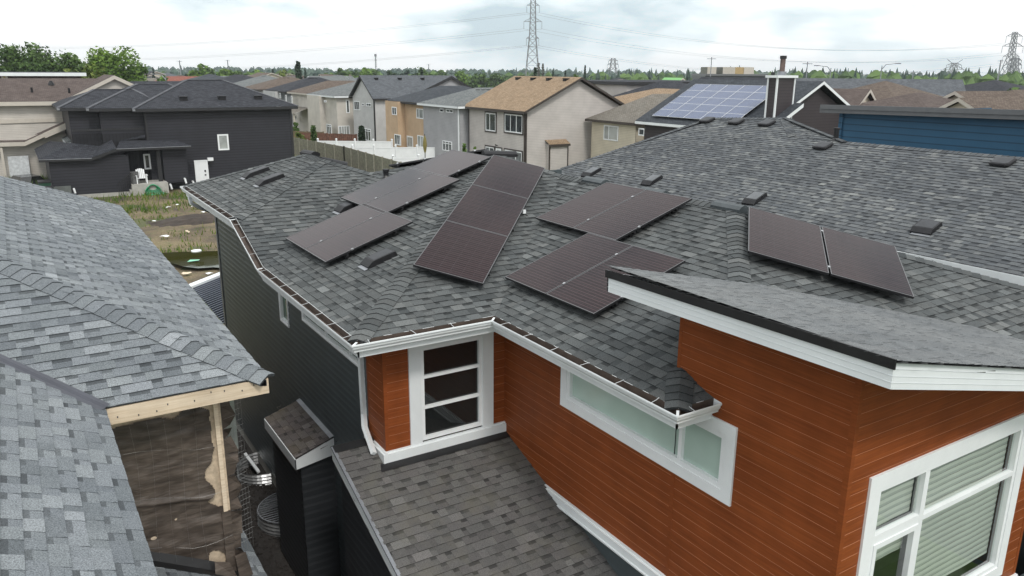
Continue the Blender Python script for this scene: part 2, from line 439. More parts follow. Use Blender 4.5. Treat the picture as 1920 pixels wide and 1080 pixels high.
def laps(mb, O, ux, n, w, h, expo, mat, holes=(), poly=None, d=0.012, edge=None, seed=1):
    """horizontal boards: O low corner, ux along the wall, n outwards; poly = convex clip in (u, v)"""
    rg = random.Random(seed); O, ux, n = V3(O), unit(ux), unit(n); up = V3((0,0,1))
    flip = np.dot(np.cross(ux, up), n) < 0
    k = 0
    while k*expo < h-1e-6:
        v0, v1 = k*expo, min((k+1)*expo, h); tone = rg.random(); uo = rg.random()*30
        rowv0, rowv1 = v0, v1
        cuts = sorted(set([v0, v1]+[x for hh_ in holes for x in (hh_[1], hh_[3]) if v0+0.004 < x < v1-0.004]))
        for ci in range(len(cuts)-1):
         v0, v1 = cuts[ci], cuts[ci+1]
         spans = [(0.0, w)]
         for (a, b0, c, b1) in holes:
            if b0 < v1-0.003 and b1 > v0+0.003:
                ns = []
                for (s0, s1) in spans:
                    if c <= s0 or a >= s1: ns.append((s0, s1)); continue
                    if a > s0: ns.append((s0, a))
                    if c < s1: ns.append((c, s1))
                spans = ns
         for (s0, s1) in spans:
            q = [(s0, v0), (s1, v0), (s1, v1), (s0, v1)]
            if poly: q = clip(q, ccw(poly))
            if len(q) < 3: continue
            def P(a, b, e): return O+ux*a+up*b+n*e
            if edge is None:
                f = lambda b: d*(1-(b-rowv0)/expo)
                vm = rowv0+0.6*expo; f = lambda b: d if b <= vm else d*(1-(b-vm)/(0.4*expo))
                for (c0, c1) in ((v0, min(vm, v1)), (max(vm, v0), v1)):
                    if c1-c0 < 1e-4: continue
                    q2 = clip([(s0, c0), (s1, c0), (s1, c1), (s0, c1)], ccw(poly)) if poly else [(s0, c0), (s1, c0), (s1, c1), (s0, c1)]
                    if len(q2) < 3: continue
                    pts = [P(a, b, d if c1 <= vm+1e-6 else f(b)) for a, b in q2]
                    mb.face(pts[::-1] if flip else pts, mat, uv=[(a+uo, b) for a, b in (q2[::-1] if flip else q2)], col=(tone, 0, 0, 1))
                if v0 == rowv0 and (not poly or len(q) == 4):
                    a0, a1 = q[0][0], q[1][0]
                    mb.face([P(a0, v0, 0), P(a1, v0, 0), P(a1, v0, d), P(a0, v0, d)], M['lap_shade'], col=(tone, 0, 0, 1), uv=[(a0,v0),(a1,v0),(a1,v0),(a0,v0)])
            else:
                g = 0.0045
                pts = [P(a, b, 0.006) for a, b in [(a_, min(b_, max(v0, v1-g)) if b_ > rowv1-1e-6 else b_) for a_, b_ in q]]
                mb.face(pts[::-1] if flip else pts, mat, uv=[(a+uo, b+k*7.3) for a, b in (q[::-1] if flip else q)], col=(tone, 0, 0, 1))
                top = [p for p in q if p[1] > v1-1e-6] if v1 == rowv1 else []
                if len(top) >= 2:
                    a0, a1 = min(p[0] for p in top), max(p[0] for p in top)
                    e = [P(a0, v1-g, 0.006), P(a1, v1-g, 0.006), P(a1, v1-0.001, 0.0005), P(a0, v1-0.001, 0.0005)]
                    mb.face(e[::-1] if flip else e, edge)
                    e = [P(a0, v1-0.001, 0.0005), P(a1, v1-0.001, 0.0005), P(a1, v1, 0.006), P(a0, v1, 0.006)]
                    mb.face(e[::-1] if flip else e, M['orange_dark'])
        k += 1
def strip_ring(mb, O, ux, n, r0, r1, d0, d1, mat):
    """flat frame between outer rect r0 and inner rect r1 (u0,v0,u1,v1), from depth d0 (back) to d1 (front)"""
    O, ux, n = V3(O), unit(ux), unit(n); up = V3((0,0,1))
    a, b, c, d = r0; e, f, g, h = r1
    for (u0, v0, u1, v1) in ((a, b, c, f), (a, h, c, d), (a, f, e, h), (g, f, c, h)):
        if u1-u0 > 1e-4 and v1-v0 > 1e-4:
            mb.obox(O+ux*u0+up*v0+n*d0, ux*(u1-u0), up*(v1-v0), n*(d1-d0), mat)
def window(parent, O, ux, n, rect, trim=0.0, frame=0.055, vs=(), hs=(), glass=None, fm=None, tm=None, name='window',
           recess=0.02, label=None, cells=None, sill=False):
    """frame mesh with its trim; the panes are its child. vs/hs = mullion positions (fractions)"""
    fm = fm or M['white2']; tm = tm or fm; glass = glass or M['gfar']
    O, ux, n = V3(O), unit(ux), unit(n); up = V3((0,0,1)); mb = MB()
    u0, v0, u1, v1 = rect
    if trim: strip_ring(mb, O, ux, n, (u0-trim, v0-trim, u1+trim, v1+trim), rect, -0.02, 0.032, tm)
    ir = (u0+frame, v0+frame, u1-frame, v1-frame)
    strip_ring(mb, O, ux, n, rect, ir, -0.05, 0.02, fm)
    mw = frame*0.42
    for f in vs:
        c = u0+(u1-u0)*f
        mb.obox(O+ux*(c-mw)+up*ir[1]+n*-0.045, ux*2*mw, up*(ir[3]-ir[1]), n*0.06, fm)
    for f in hs:
        c = v0+(v1-v0)*f
        mb.obox(O+ux*ir[0]+up*(c-mw)+n*-0.043, ux*(ir[2]-ir[0]), up*2*mw, n*0.056, fm)
    if sill: mb.obox(O+ux*(u0-trim-0.03)+up*(v0-trim-0.05)+n*-0.02, ux*(u1-u0+2*trim+0.06), up*0.05, n*0.09, fm)
    w = mb.build(name, parent)
    if label: w['label'] = label
    pm = MB()
    q = [O+ux*ir[0]+up*ir[1]-n*recess, O+ux*ir[2]+up*ir[1]-n*recess, O+ux*ir[2]+up*ir[3]-n*recess, O+ux*ir[0]+up*ir[3]-n*recess]
    if np.dot(np.cross(ux, up), n) < 0: q = q[::-1]
    pm.face(q, glass, uv=[(0,0),(1,0),(1,1),(0,1)])
    pm.build('pane', w)
    return w
# ================================================================== the orange and charcoal house
EA = -3.53
house = thing('house', (4.17, 10.18, -H), 'orange plank and charcoal house whose grey roof carries the black solar panels', 'house')
ww, ys, xl = 4.17, 10.18, 6.27
zW = lambda x: EA+(x-3.575)/3
zS1 = lambda y: EA+(y-9.585)/3
zE = lambda x: EA+(x-5.725)/3
zS3 = lambda y: EA+(y-4.73)/3
zS2 = lambda y: EA+0.3619*(y-14.3)
PLW = (3.575, 0, EA, 1/3, 0); PLS1 = (0, 9.585, EA, 0, 1/3); PLE = (5.725, 0, EA, 1/3, 0)
PLS3 = (0, 4.73, EA, 0, 1/3); PLS2 = (0, 14.3, EA, 0, 0.3619)
peak = (8.875, 14.885, -1.763); J = (7.05, 17.5, -2.372)
Rn = (9.85, 8.84, -2.155); Rf = (9.82, 13.68, -2.165)
B = PP(606, 300, PLS2); C3 = (3.575, 16.05, zS2(16.05)); V0 = (3.575, 14.3, EA)
_pw = (B[2]-C3[2])/(B[0]-C3[0])
PLWB = (3.575, 0, C3[2], _pw, 0)
B2 = PP(577, 289, PLWB); C4 = PP(345, 350, PLWB); C4 = (3.575, C4[1], C3[2])
rm = MB(); ms = M['shingle_m']
CT = 0.8
shingles(rm, [[(3.575, 9.585, EA), peak, J, V0]], (3.575, 9.585, EA), (0,1,0), ms, 11, contrast=CT)
shingles(rm, [[(3.575, 9.585, EA), (5.725, 9.585, EA), Rf, peak]], (3.575, 9.585, EA), (1,0,0), ms, 12, contrast=CT)
shingles(rm, [[(5.725, 9.585, EA), (5.725, 5.71, EA), (6.27, 6.255, zE(6.27)), (6.27, 10.13, zE(6.27))],
              [(6.27, 6.2, zE(6.27)), (7.2, 6.2, zE(7.2)), Rn, Rf, (6.27, 10.13, zE(6.27))]], (5.725, 5.71, EA), (0,1,0), ms, 13, contrast=CT)
shingles(rm, [[(5.725, 5.71, EA), (6.27, 5.71, EA), (6.27, 6.255, zE(6.27))]], (5.725, 5.71, EA), (1,0,0), ms, 14, contrast=CT)
shingles(rm, [[(7.2, 6.18, zS3(6.18)), Rn, (10.1, 8.59, zS3(8.59)), (10.1, 4.73, EA), (8.7, 4.73, EA)],
              [(10.1, 4.73, EA), (13.95, 4.73, EA), (10.1, 8.58, zS3(8.58))]], (7.2, 4.73, EA), (1,0,0), ms, 15, contrast=CT)
shingles(rm, [[C3, V0, J, B]], (3.575, 14.3, EA), (1,0,0), ms, 16, contrast=CT)
shingles(rm, [[C3, B, B2, C4]], C3, (0,1,0), ms, 17, contrast=CT)
nb = (J[0], 22.0, J[2]-1.6)
for po in ([peak, Rf, (13.9, 17.5, -3.5), (12.5, 20.5, -3.6), nb, J], [B, J, nb, (B[0]+0.5, 23.5, -3.4)], [B2, B, (B[0]+0.5, 23.5, -3.4), (C4[0]+1.5, 24.2, -3.5), C4],
           [Rn, (13.95, 4.73, EA), (13.95, 17.0, EA), Rf]):
    for k in range(1, len(po)-1): rm.face([po[0], po[k+1], po[k]], ms)
rm.build('roof', house)
nW, nS, nN = (-1/3, 0, 1), (0, -1/3, 1), (0, 0.25, 1)
nWB = (-_pw, 0, 1); nS2 = (0, -0.3525, 1)
def cap_part(p0, p1, a, b, seed, parent=house, mat=None):
    c = MB(); caps(c, p0, p1, a, b, mat or ms, seed); return c.build('ridge_cap', parent)
cap_part((3.575, 9.585, EA), peak, nW, nS, 1)
cap_part(J, peak, nW, nN, 2)
cap_part(Rf, peak, nS, (1/3, 0, 1), 3)
cap_part(Rn, Rf, nW, (1/3, 0, 1), 4)
cap_part((7.2, 6.19, zE(7.2)), Rn, nW, nS, 5)
cap_part((5.725, 5.71, EA), (6.26, 6.245, zE(6.26)), nW, nS, 6)
cap_part((13.95, 4.73, EA), Rn, nS, (1/3, 0, 1), 7)
cap_part(C3, B, nWB, nS2, 8); cap_part(J, B, nS2, (1/3, 0, 1), 9); cap_part(B, B2, nWB, (0.2, 0, 1), 10)
cap_part(C4, B2, nWB, nN, 11)

# gutters: outer top edge, inwards normals found from the left hand side of travel
M['rib0'] = plain('strap_aluminium', (0.55,0.57,0.58), 0.4, 0.05)
def gutter(pts, parent, w=0.125, h=0.125, straps=0.62, seed=1):
    mb = MB(); rg = random.Random(seed); pts = [V3(p) for p in pts]; n = len(pts); inn = []
    for i in range(n):
        ds = []
        if i > 0: ds.append(pts[i]-pts[i-1])
        if i < n-1: ds.append(pts[i+1]-pts[i])
        ns = []
        for d in ds:
            d = d.copy(); d[2] = 0; d = unit(d); ns.append(np.array([-d[1], d[0], 0]))
        if len(ns) == 2: m_ = (ns[0]+ns[1])/(1+ns[0]@ns[1])
        else: m_ = ns[0]
        inn.append(m_)
    Wt = M['white']
    prof = [(0.012, -0.012, Wt), (0.0, -0.002, Wt), (-0.004, -0.014, Wt), (-0.004, -0.03, Wt), (0.012, -0.042, Wt), (0.016, -0.07, Wt), (0.04, -0.105, Wt), (0.042, -h, Wt), (w-0.002, -h, Wt)]
    inside = [(0.012, -0.012), (0.008, -0.03), (0.05, -0.1), (w-0.004, -0.098), (w-0.004, 0.012), (w, 0.014)]
    def pos(i, d, z): return pts[i]+inn[i]*d+np.array([0, 0, z])
    for i in range(n-1):
        for k in range(len(prof)-1):
            (d0, z0, mt), (d1, z1, _) = prof[k], prof[k+1]
            mb.face([pos(i, d0, z0), pos(i, d1, z1), pos(i+1, d1, z1), pos(i+1, d0, z0)][::-1], mt)
        for k in range(len(inside)-1):
            (d0, z0), (d1, z1) = inside[k], inside[k+1]
            mb.face([pos(i, d0, z0), pos(i, d1, z1), pos(i+1, d1, z1), pos(i+1, d0, z0)], M['gutter_in'] if k < 4 else Wt)
        L = np.linalg.norm(pts[i+1]-pts[i]); s = 0.25
        t = unit(pts[i+1]-pts[i]); nn = np.array([-t[1], t[0], 0]); nn = unit(nn)
        while s < L-0.1:
            a = pts[i]+t*s; j = rg.uniform(-0.03, 0.03)
            mb.bar(a+nn*0.0+np.array([0,0,-0.002]), a+nn*(w*0.6)+t*j*0.3+np.array([0,0,0.008]), 0.007, 0.004, M['rib0'])
            mb.bar(a+nn*(w*0.6)+t*j*0.3+np.array([0,0,0.008]), a+nn*(w+0.01)+t*j+np.array([0,0,0.018]), 0.007, 0.004, M['rib0'])
            s += straps*rg.uniform(0.85, 1.15)
    for i in range(1, n-1):     # mitre sealant strip
        mb.bar(pos(i, 0.01, -0.02), pos(i, w*0.9, -0.012), 0.03, 0.01, Wt)
    for i in (0, n-1):
        e = [pos(i, d, z) for d, z, _ in prof[1:]]+[pos(i, w, 0.01)]
        mb.face(e if i == 0 else e[::-1], Wt)
    return mb.build('gutter', parent)
gutter([(6.262, 5.585, EA), (5.60, 5.585, EA), (5.60, 9.46, EA), (3.449, 9.46, EA), (3.449, 14.2, -3.50), (3.449, 16.02, -2.888), (3.449, C4[1], -2.888)][::-1] if False else
       [(3.449, C4[1], -2.888), (3.449, 16.02, -2.888), (3.449, 14.2, -3.50), (3.449, 9.46, EA), (5.60, 9.46, EA), (5.60, 5.585, EA), (6.262, 5.585, EA)], house)
gutter([(10.15, 4.6, EA), (14.0, 4.6, EA)], house, seed=3)
fm_ = MB(); Wt = M['white']
def fascia(mb, p, q, h, t=0.02, inn=(1,0,0), top=-0.02):
    p, q = V3(p), V3(q)
    mb.obox(p+np.array([0,0,top-h]), q-p, V3(inn)*t, (0,0,h), Wt)
fascia(fm_, (3.577, 9.587, EA), (3.577, 14.28, EA), 0.22); fascia(fm_, (3.577, 16.0, -2.89), (3.577, C4[1], -2.89), 0.24)
fm_.obox((3.577, 14.3, EA-0.24), (0, 1.75, 0.633), (0.02, 0, 0), (0, 0, 0.22), Wt)
fascia(fm_, (3.577, 9.587, EA), (5.727, 9.587, EA), 0.22, inn=(0,1,0)); fascia(fm_, (5.727, 9.587, EA), (5.727, 5.712, EA), 0.22); fascia(fm_, (5.727, 5.712, EA), (6.262, 5.712, EA), 0.22, inn=(0,1,0))
fm_.build('fascia', house); fm_ = MB(); fascia(fm_, (10.12, 4.732, EA), (13.95, 4.732, EA), 0.22, inn=(0,1,0))
fm_.build('fascia', house); fm_ = MB(); fm_.box((3.6, 9.61, EA-0.225), (4.165, 14.3, EA-0.21), Wt); fm_.box((3.6, 16.0, -3.115), (4.165, C4[1], -3.1), Wt)
fm_.obox((3.6, 14.3, EA-0.24), (0, 1.7, 0.6), (0.565, 0, 0), (0, 0, 0.015), Wt)
fm_.box((4.165, 9.61, EA-0.225), (5.75, 10.17, EA-0.21), Wt); fm_.box((5.75, 5.73, EA-0.225), (6.262, 10.17, EA-0.21), Wt)
fm_.build('fascia', house)
print('B', B, 'B2', B2, 'C4', C4, _pw)

# ---- walls
wl = MB()
hz = -9.25
h1 = [(14.86-ys, -4.95-hz, 15.45-ys, -3.5-hz), (11.0-ys, -4.55-hz, 13.95-ys, -3.72-hz)]
laps(wl, (ww, 10.815, hz), (0,1,0), (-1,0,0), C4[1]-0.4-10.815, 5.55, 0.125, M['dark_side'], [(a-0.635, b, c-0.635, d) for a, b, c, d in h1], d=0.013, seed=2)
laps(wl, (ww, 16.3, hz+5.5), (0,1,0), (-1,0,0), C4[1]-0.4-16.3, 0.65, 0.112, M['dark_side'], seed=22)
wl.face([(ww-0.004,14.35,-3.72),(ww-0.004,14.35,-3.7),(ww-0.004,16.32,-3.06),(ww-0.004,16.32,-3.72)], M['dark_side'])
yb = C4[1]-0.4
wl.box((ww-0.02, yb-0.09, hz), (ww+0.12, yb+0.02, -3.1), M['dark_side'])
wl.build('wall', house); wl = MB(); wl.box((ww+0.12, yb, hz), (15.0, yb+0.02, -3.1), M['dark_side']); wl.box((13.3, 4.0, hz), (13.32, yb, EA-0.21), M['dark_side'])
wl.build('wall', house)
fo = MB(); fo.box((ww+0.02, 4.5, -H), (ww+0.14, yb, hz+0.01), M['conc']); fo.build('foundation', house)
tr = MB(); tr.box((ww-0.035, yb-0.1, hz), (ww-0.02, yb+0.03, -3.1), M['flash']); tr.build('corner_trim', house)
def orange_wall(O, ux, n, w, h, holes=(), poly=None, seed=1, s=False):
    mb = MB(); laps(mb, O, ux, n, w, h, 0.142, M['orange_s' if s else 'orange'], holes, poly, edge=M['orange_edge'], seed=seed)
    return mb.build('wall', house)
zb = -5.62
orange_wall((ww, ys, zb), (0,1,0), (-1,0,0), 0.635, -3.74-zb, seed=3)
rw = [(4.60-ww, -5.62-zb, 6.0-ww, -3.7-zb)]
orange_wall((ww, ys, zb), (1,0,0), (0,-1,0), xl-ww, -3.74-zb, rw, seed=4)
zl = -6.17
Lh = -1.9-zl
lw = [(5.35-3.975, -4.68-zl, 8.57-3.975, -3.76-zl)]
def zT(x, y): return -2.19-0.225*(x-5.67)-0.016*(y-3.33)
zt0, zt1 = zT(6.27, 3.975)-0.25-zl, zT(6.27, 6.3)-0.25-zl
orange_wall((xl, 3.975, zl), (0,1,0), (-1,0,0), ys-3.975, -3.74-zl, lw, seed=5)
orange_wall((xl, 3.975, -3.742), (0,1,0), (-1,0,0), 2.325, 1.6, (), [(0,0),(2.325,0),(2.325,zt1+zl+3.742),(0,zt0+zl+3.742)], seed=6)
fw_h = [(6.68-xl, -5.92-zl, 9.68-xl, -3.85-zl)]
ztA, ztB = zT(6.27, 3.975)-0.25-zl, zT(10.1, 3.975)-0.25-zl
orange_wall((xl, 3.975, zl), (1,0,0), (0,-1,0), 3.83, 4.2, fw_h, [(0,0),(3.83,0),(3.83,ztB),(0,ztA)], seed=7, s=True)
for (a, b) in (((xl-0.008, 3.967, zl), (xl+0.05, 4.03, zT(6.27,3.975)-0.26)), ((10.05, 3.966, zl), (10.11, 4.03, zT(10.1,3.975)-0.26)), ((xl-0.01, 6.225, zl), (xl+0.012, 6.285, -4.72)),
               ((xl-0.008, 6.26, -3.5), (xl+0.02, 6.31, zT(6.27,6.3)-0.26)), ((ww-0.008, ys-0.008, zb), (ww+0.05, ys+0.05, -3.75)), ((ww-0.01, 10.77, zb), (ww+0.0, 10.83, -3.75))):
    cw = MB(); cw.box(a, b, M['orange']); cw.build('corner_trim', house)
bw = MB()
bw.face([(xl+0.02,6.29,-4.5),(10.1,6.29,-4.5),(10.1,6.29,zT(10.1,6.3)-0.2),(xl+0.02,6.29,zT(xl,6.3)-0.2)], M['dark_side2'])
bw.build('wall', house); bw = MB(); bw.box((10.09, 4.0, -6.2), (10.1, 6.3, -3.5), M['orange'])
bw.build('wall', house); bw = MB(); laps(bw, (xl+0.03, 2.0, -H), (0,1,0), (-1,0,0), ys-2.0, H-6.3, 0.15, M['dark_side'], seed=8)
bw.build('wall', house); bw = MB(); bw.box((xl+0.03, 3.99, -H), (13.2, 4.0, -6.3), M['dark_side'])
bw.build('wall', house)
sk = MB()         # white skirting ledges
def ledge(p, q, n, h=0.16, out=0.07):
    p, q, n = V3(p), V3(q), V3(n); d = q-p
    sk.obox(p, d, n*out, (0,0,h), Wt); sk.obox(p+np.array([0,0,h]), d, n*(out*0.55), (0,0,0.022), Wt); sk.obox(p+np.array([0,0,-0.025]), d, n*(out+0.02), (0,0,0.024), Wt)
ledge((ww, ys-0.07, -5.76), (ww, 10.9, -5.76), (-1,0,0)); ledge((ww+0.001, ys, -5.762), (xl-0.005, ys, -5.762), (0,-1,0))
ledge((xl, 3.9, zl-0.11), (xl, 9.02, zl-0.11), (-1,0,0), 0.11); ledge((xl+0.001, 3.975, zl-0.112), (10.12, 3.975, zl-0.112), (0,-1,0), 0.11)
sk.obox((xl-0.07, 9.02, zl-0.11), (0, 0.28, 0.1), (0.07, 0, 0), (0, 0, 0.05), Wt)
sk.build('skirting', house)

# ---- windows of the house
up_y, up_x = (0,1,0), (1,0,0)
window(house, (ww,0,0), up_y, (-1,0,0), (14.9, -4.91, 15.41, -3.55), 0.035, 0.045, glass=M['ggrass_refl'], recess=0.03)
window(house, (ww,0,0), up_y, (-1,0,0), (11.03, -4.5, 13.92, -3.74), 0.03, 0.05, vs=(0.17, 0.575), glass=M['ggrass_refl'], recess=0.03)
window(house, (0,ys,0), up_x, (0,-1,0), (4.765, -5.55, 5.84, -4.02), 0.0, 0.058, hs=(0.352, 0.678), glass=M['gdark'], recess=0.03)
rt_ = MB()
rt_.box((4.57, ys-0.035, -5.6), (4.765, ys+0.03, -3.75), Wt); rt_.box((5.84, ys-0.035, -5.6), (6.04, ys+0.03, -3.75), Wt)
rt_.box((4.765, ys-0.032, -4.02), (5.84, ys+0.03, -3.75), Wt); rt_.build('window_trim', house)
lwin = window(house, (xl,0,0), up_y, (-1,0,0), (5.47, -4.545, 8.45, -3.87), 0.14, 0.065, vs=(0.235,), glass=M['frost'], recess=0.035)
tw = window(house, (0,3.975,0), up_x, (0,-1,0), (6.76, -5.85, 9.55, -3.94), 0.155, 0.055, glass=M['clear'], recess=0.03)
tm_ = MB(); Wv = M['white2']; yy = 3.975
tm_.box((7.585, yy-0.02, -5.8), (7.665, yy+0.05, -4.0), Wv); tm_.box((6.81, yy-0.018, -4.6), (7.59, yy+0.048, -4.5), Wv)
tm_.box((7.66, yy-0.018, -4.585), (9.5, yy+0.048, -4.53), Wv)
strip_ring(tm_, (0,yy,0), up_x, (0,-1,0), (6.815, -5.8, 7.585, -4.6), (6.87, -5.74, 7.52, -4.66), -0.03, 0.03, Wv)
tm_.build('window_mullion', tw)
bl = MB(); rg = random.Random(4)
for (x0, x1, z0, z1) in ((6.82, 7.6, -4.52, -3.98), (7.66, 9.5, -5.7, -3.98), (6.82, 7.56, -4.95, -4.62)):
    z = z1; k = 0
    while z > z0:
        zz = max(z0, z-(0.046 if k % 2 == 0 else 0.034))
        nseg = 14
        for s in range(nseg):
            a, b = x0+(x1-x0)*s/nseg, x0+(x1-x0)*(s+1)/nseg
            wv = lambda x: 0.004*math.sin(x*6.1)+0.002*math.sin(x*13+1)
            bl.face([(a, yy+0.1+(k%2)*0.003, zz+wv(a)), (b, yy+0.1+(k%2)*0.003, zz+wv(b)), (b, yy+0.1+(k%2)*0.003, z+wv(b)), (a, yy+0.1+(k%2)*0.003, z+wv(a))], M['blind'] if k % 2 == 0 else M['blind2'])
        z = zz; k += 1
bl.build('blind', tw)
ri = MB(); ri.quad((6.5, yy+0.9, -6.1), (9.8, yy+0.9, -6.1), (9.8, yy+0.9, -3.7), (6.5, yy+0.9, -3.7), M['room']); ri.box((6.5, yy+0.1, -6.12), (9.8, yy+0.9, -6.1), M['room'])
ri.build('room_wall', tw)

# ---- shed roof of the tower
sh = MB(); xs0, xs1, y0_, y1_ = 5.67, 10.75, 3.34, 6.93
def TP(x, y, d=0): return (x, y, zT(x, y)+d)
shingles(sh, [[TP(xs0-0.01, y0_-0.03), TP(xs1, y0_-0.03), TP(xs1, y1_), TP(xs0-0.01, y1_)]], TP(xs1, y0_), (0,1,0), M['shingle_t'], 31, tabw=(0.07, 0.22), contrast=0.6, bandr=(0.4,0.9), flat=True, lift=0.004)
sh.build('roof', house, )
sf = MB(); fh = 0.245; M['rib'] = plain('rib_white', (0.6,0.63,0.64), 0.4, 0.04)
def band(p, q, n, d0, d1, t, mat):
    p, q, n = V3(p), V3(q), V3(n)
    sf.obox(p+np.array([0,0,d0]), q-p, n*t, (0,0,d1-d0), mat)
band(TP(xs0, y0_), TP(xs0, y1_), (0.02,0,0), -fh, -0.016, 1, Wt); band(TP(xs0+0.021, y0_), TP(xs1, y0_), (0,0.02,0), -fh, -0.016, 1, Wt); band(TP(xs0, y1_), TP(xs1, y1_), (0,-0.02,0), -fh, -0.016, 1, Wt)
for k, d in enumerate((-0.075, -0.135, -0.19)):    # ribs pressed into the aluminium
    band(TP(xs0-0.003, y0_-0.003), TP(xs0-0.003, y1_), (0.004,0,0), d, d+0.004, 1, M['rib']); band(TP(xs0, y0_-0.003), TP(xs1, y0_-0.003), (0,0.004,0), d, d+0.004, 1, M['rib'])
sf.face([TP(xs0, y0_, -fh), TP(xs0, y1_, -fh), TP(xs1, y1_, -fh), TP(xs1, y0_, -fh)], Wt)
sf.build('fascia', house)
de = MB()
a, b = V3(TP(xs0-0.02, y0_-0.02)), V3(TP(xs0-0.02, y1_+0.02))
de.obox(a+np.array([0,0,-0.075]), b-a, (0.018,0,0), (0,0,0.088), M['black'])
de.build('drip_edge', house)

# ---- garage roof, chase, flashing
zG = lambda y: -5.75-(10.15-y)/3
gr = MB(); mg = M['shingle_g']
shingles(gr, [[(3.525, 4.6, zG(4.6)), (6.30, 4.6, zG(4.6)), (6.30, 10.15, zG(10.15)), (3.525, 10.15, zG(10.15))],
              [(3.525, 10.15, zG(10.15)), (4.2, 10.15, zG(10.15)), (4.2, 10.69, zG(10.69)), (3.525, 10.69, zG(10.69))]], (3.525, 4.6, zG(4.6)), (1,0,0), mg, 41, contrast=0.6)
gr.build('roof', house)
gf = MB()
gf.obox((3.5, 4.6, zG(4.6)-0.2), (0, 6.1, 6.1/3), (0.022, 0, 0), (0, 0, 0.195), Wt)
gf.obox((3.49, 4.6, zG(4.6)-0.02), (0, 6.1, 6.1/3), (0.05, 0, 0), (0, 0, 0.03), M['flash'])
gf.build('fascia', house)
gw = MB()
laps(gw, (3.6, 4.5, -H+0.15), (0,1,0), (-1,0,0), 6.1, H-0.15-5.6, 0.15, M['dark_side2'], (), [(0,0),(6.1,0),(6.1,H-0.15+zG(10.6)-0.06),(0,H-0.15+zG(4.5)-0.06)], seed=42)
gw.box((3.61, 10.585, -H), (4.18, 10.6, zG(10.6)-0.05), M['dark_side2'])
gw.build('wall', house)
fl = MB()
def onG(x, y, d): return (x, y, zG(y)+d)
fl.face([onG(4.0, 9.98, 0.02), onG(6.27, 9.98, 0.02), onG(6.27, 10.12, 0.022), onG(4.05, 10.12, 0.022)], M['black'])
fl.face([onG(3.51, 10.56, 0.02), onG(4.16, 10.56, 0.02), onG(4.16, 10.7, 0.022), onG(3.51, 10.7, 0.022)], M['black'])
fl.build('flashing', house)
ch = MB()
cx0, cy0, cy1 = 3.55, 12.62, 14.42
laps(ch, (cx0, cy0, -H+0.1), (0,1,0), (-1,0,0), cy1-cy0, H-6.75, 0.13, M['dark_side2'], seed=50)
laps(ch, (cx0, cy0, -H+0.1), (1,0,0), (0,-1,0), ww-cx0, H-6.7, 0.15, M['dark_side2'], seed=51)
ch.box((cx0, cy1-0.01, -H), (ww, cy1, -6.65), M['dark_side2'])
cho = ch.build('chimney_chase', house)
cr = MB(); zc = lambda x: -6.33-(ww-x)*0.33
shingles(cr, [[(3.45, 12.55, zc(3.45)), (3.45, 14.5, zc(3.45)), (ww, 14.5, zc(ww)), (ww, 12.55, zc(ww))]], (3.45, 12.55, zc(3.45)), (0,1,0), M['shingle_b'], 52)
cr.obox((ww-0.09, 12.55, zc(ww-0.09)+0.018), (0, 1.95, 0), (0.09, 0, 0.03), (0, 0, 0.004), M['flash'])
cr.build('roof', cho)
cf = MB()
cf.box((3.432, 12.53, -6.78), (3.45, 14.5, zc(3.45)-0.012), Wt)
cf.face([(3.432, 12.53, -6.78), (ww-0.02, 12.53, -6.66), (ww-0.02, 12.53, zc(ww)-0.012), (3.432, 12.53, zc(3.432)-0.012)], Wt)
cf.face([(3.432, 12.53, -6.78), (3.432, 14.5, -6.78), (ww, 14.5, -6.66), (ww, 12.53, -6.66)], Wt)
cf.build('fascia', cho)

# ---- downspouts
def downspout(parent, pts, w=0.075, d=0.06):
    mb = MB(); pts = [V3(p) for p in pts]
    for i in range(len(pts)-1):
        mb.bar(pts[i], pts[i+1], w, d, Wt, upv=(0.3,-1,0.1))
    return mb.build('downspout', parent)
downspout(house, [(3.62, 11.6, EA-0.13), (3.75, 11.45, EA-0.3), (4.1, 10.98, EA-0.62), (4.115, 10.93, EA-0.75), (4.115, 10.9, zG(10.6)+0.36), (4.06, 10.75, zG(10.6)+0.22), (4.02, 10.3, zG(10.3)+0.07)])
downspout(house, [(3.5, 20.4, -3.02), (3.52, 20.4, -3.2), (3.75, 20.5, -3.36), (4.1, 20.8, -3.55)])

# ---- roof vents
def slant_vent(p, upv, acr, L=0.5, W=0.34, h=0.1, parent=house, top=None, white=True):
    """low hooded roof vent: p its low middle point on the roof, upv up the slope, acr across"""
    mb = MB(); p, u, a = V3(p), unit(upv), unit(acr); n = unit(np.cross(a, u))
    if n[2] < 0: n = -n
    prof = [(0, 0), (0, 0.45*h), (0.22*L, h), (0.98*L, h*0.92), (L, h*0.3), (L, 0)]
    for s in (-1, 1):
        q = [p+u*x+n*z+a*s*W/2 for x, z in prof]
        mb.face(q if s > 0 else q[::-1], M['vent'])
    for i in range(len(prof)-1):
        (x0, z0), (x1, z1) = prof[i], prof[i+1]
        mb.face([p+u*x0+n*z0-a*W/2, p+u*x0+n*z0+a*W/2, p+u*x1+n*z1+a*W/2, p+u*x1+n*z1-a*W/2], M['vent'])
    ins = 0.03
    mb.face([p+u*(0.27*L)+n*(h+0.003)-a*(W/2-ins), p+u*(0.27*L)+n*(h+0.003)+a*(W/2-ins), p+u*0.93*L+n*(h*0.93+0.003)+a*(W/2-ins), p+u*0.93*L+n*(h*0.93+0.003)-a*(W/2-ins)], top or M['vent_top'])
    if white: mb.obox(p-u*0.07-a*W*0.5+n*0.017, u*0.1, a*W*0.9, n*0.004, M['flash'])
    return mb.build('roof_vent', parent)
upW, upS, acW = (1,0,1/3), (0,1,1/3), (0,1,0)
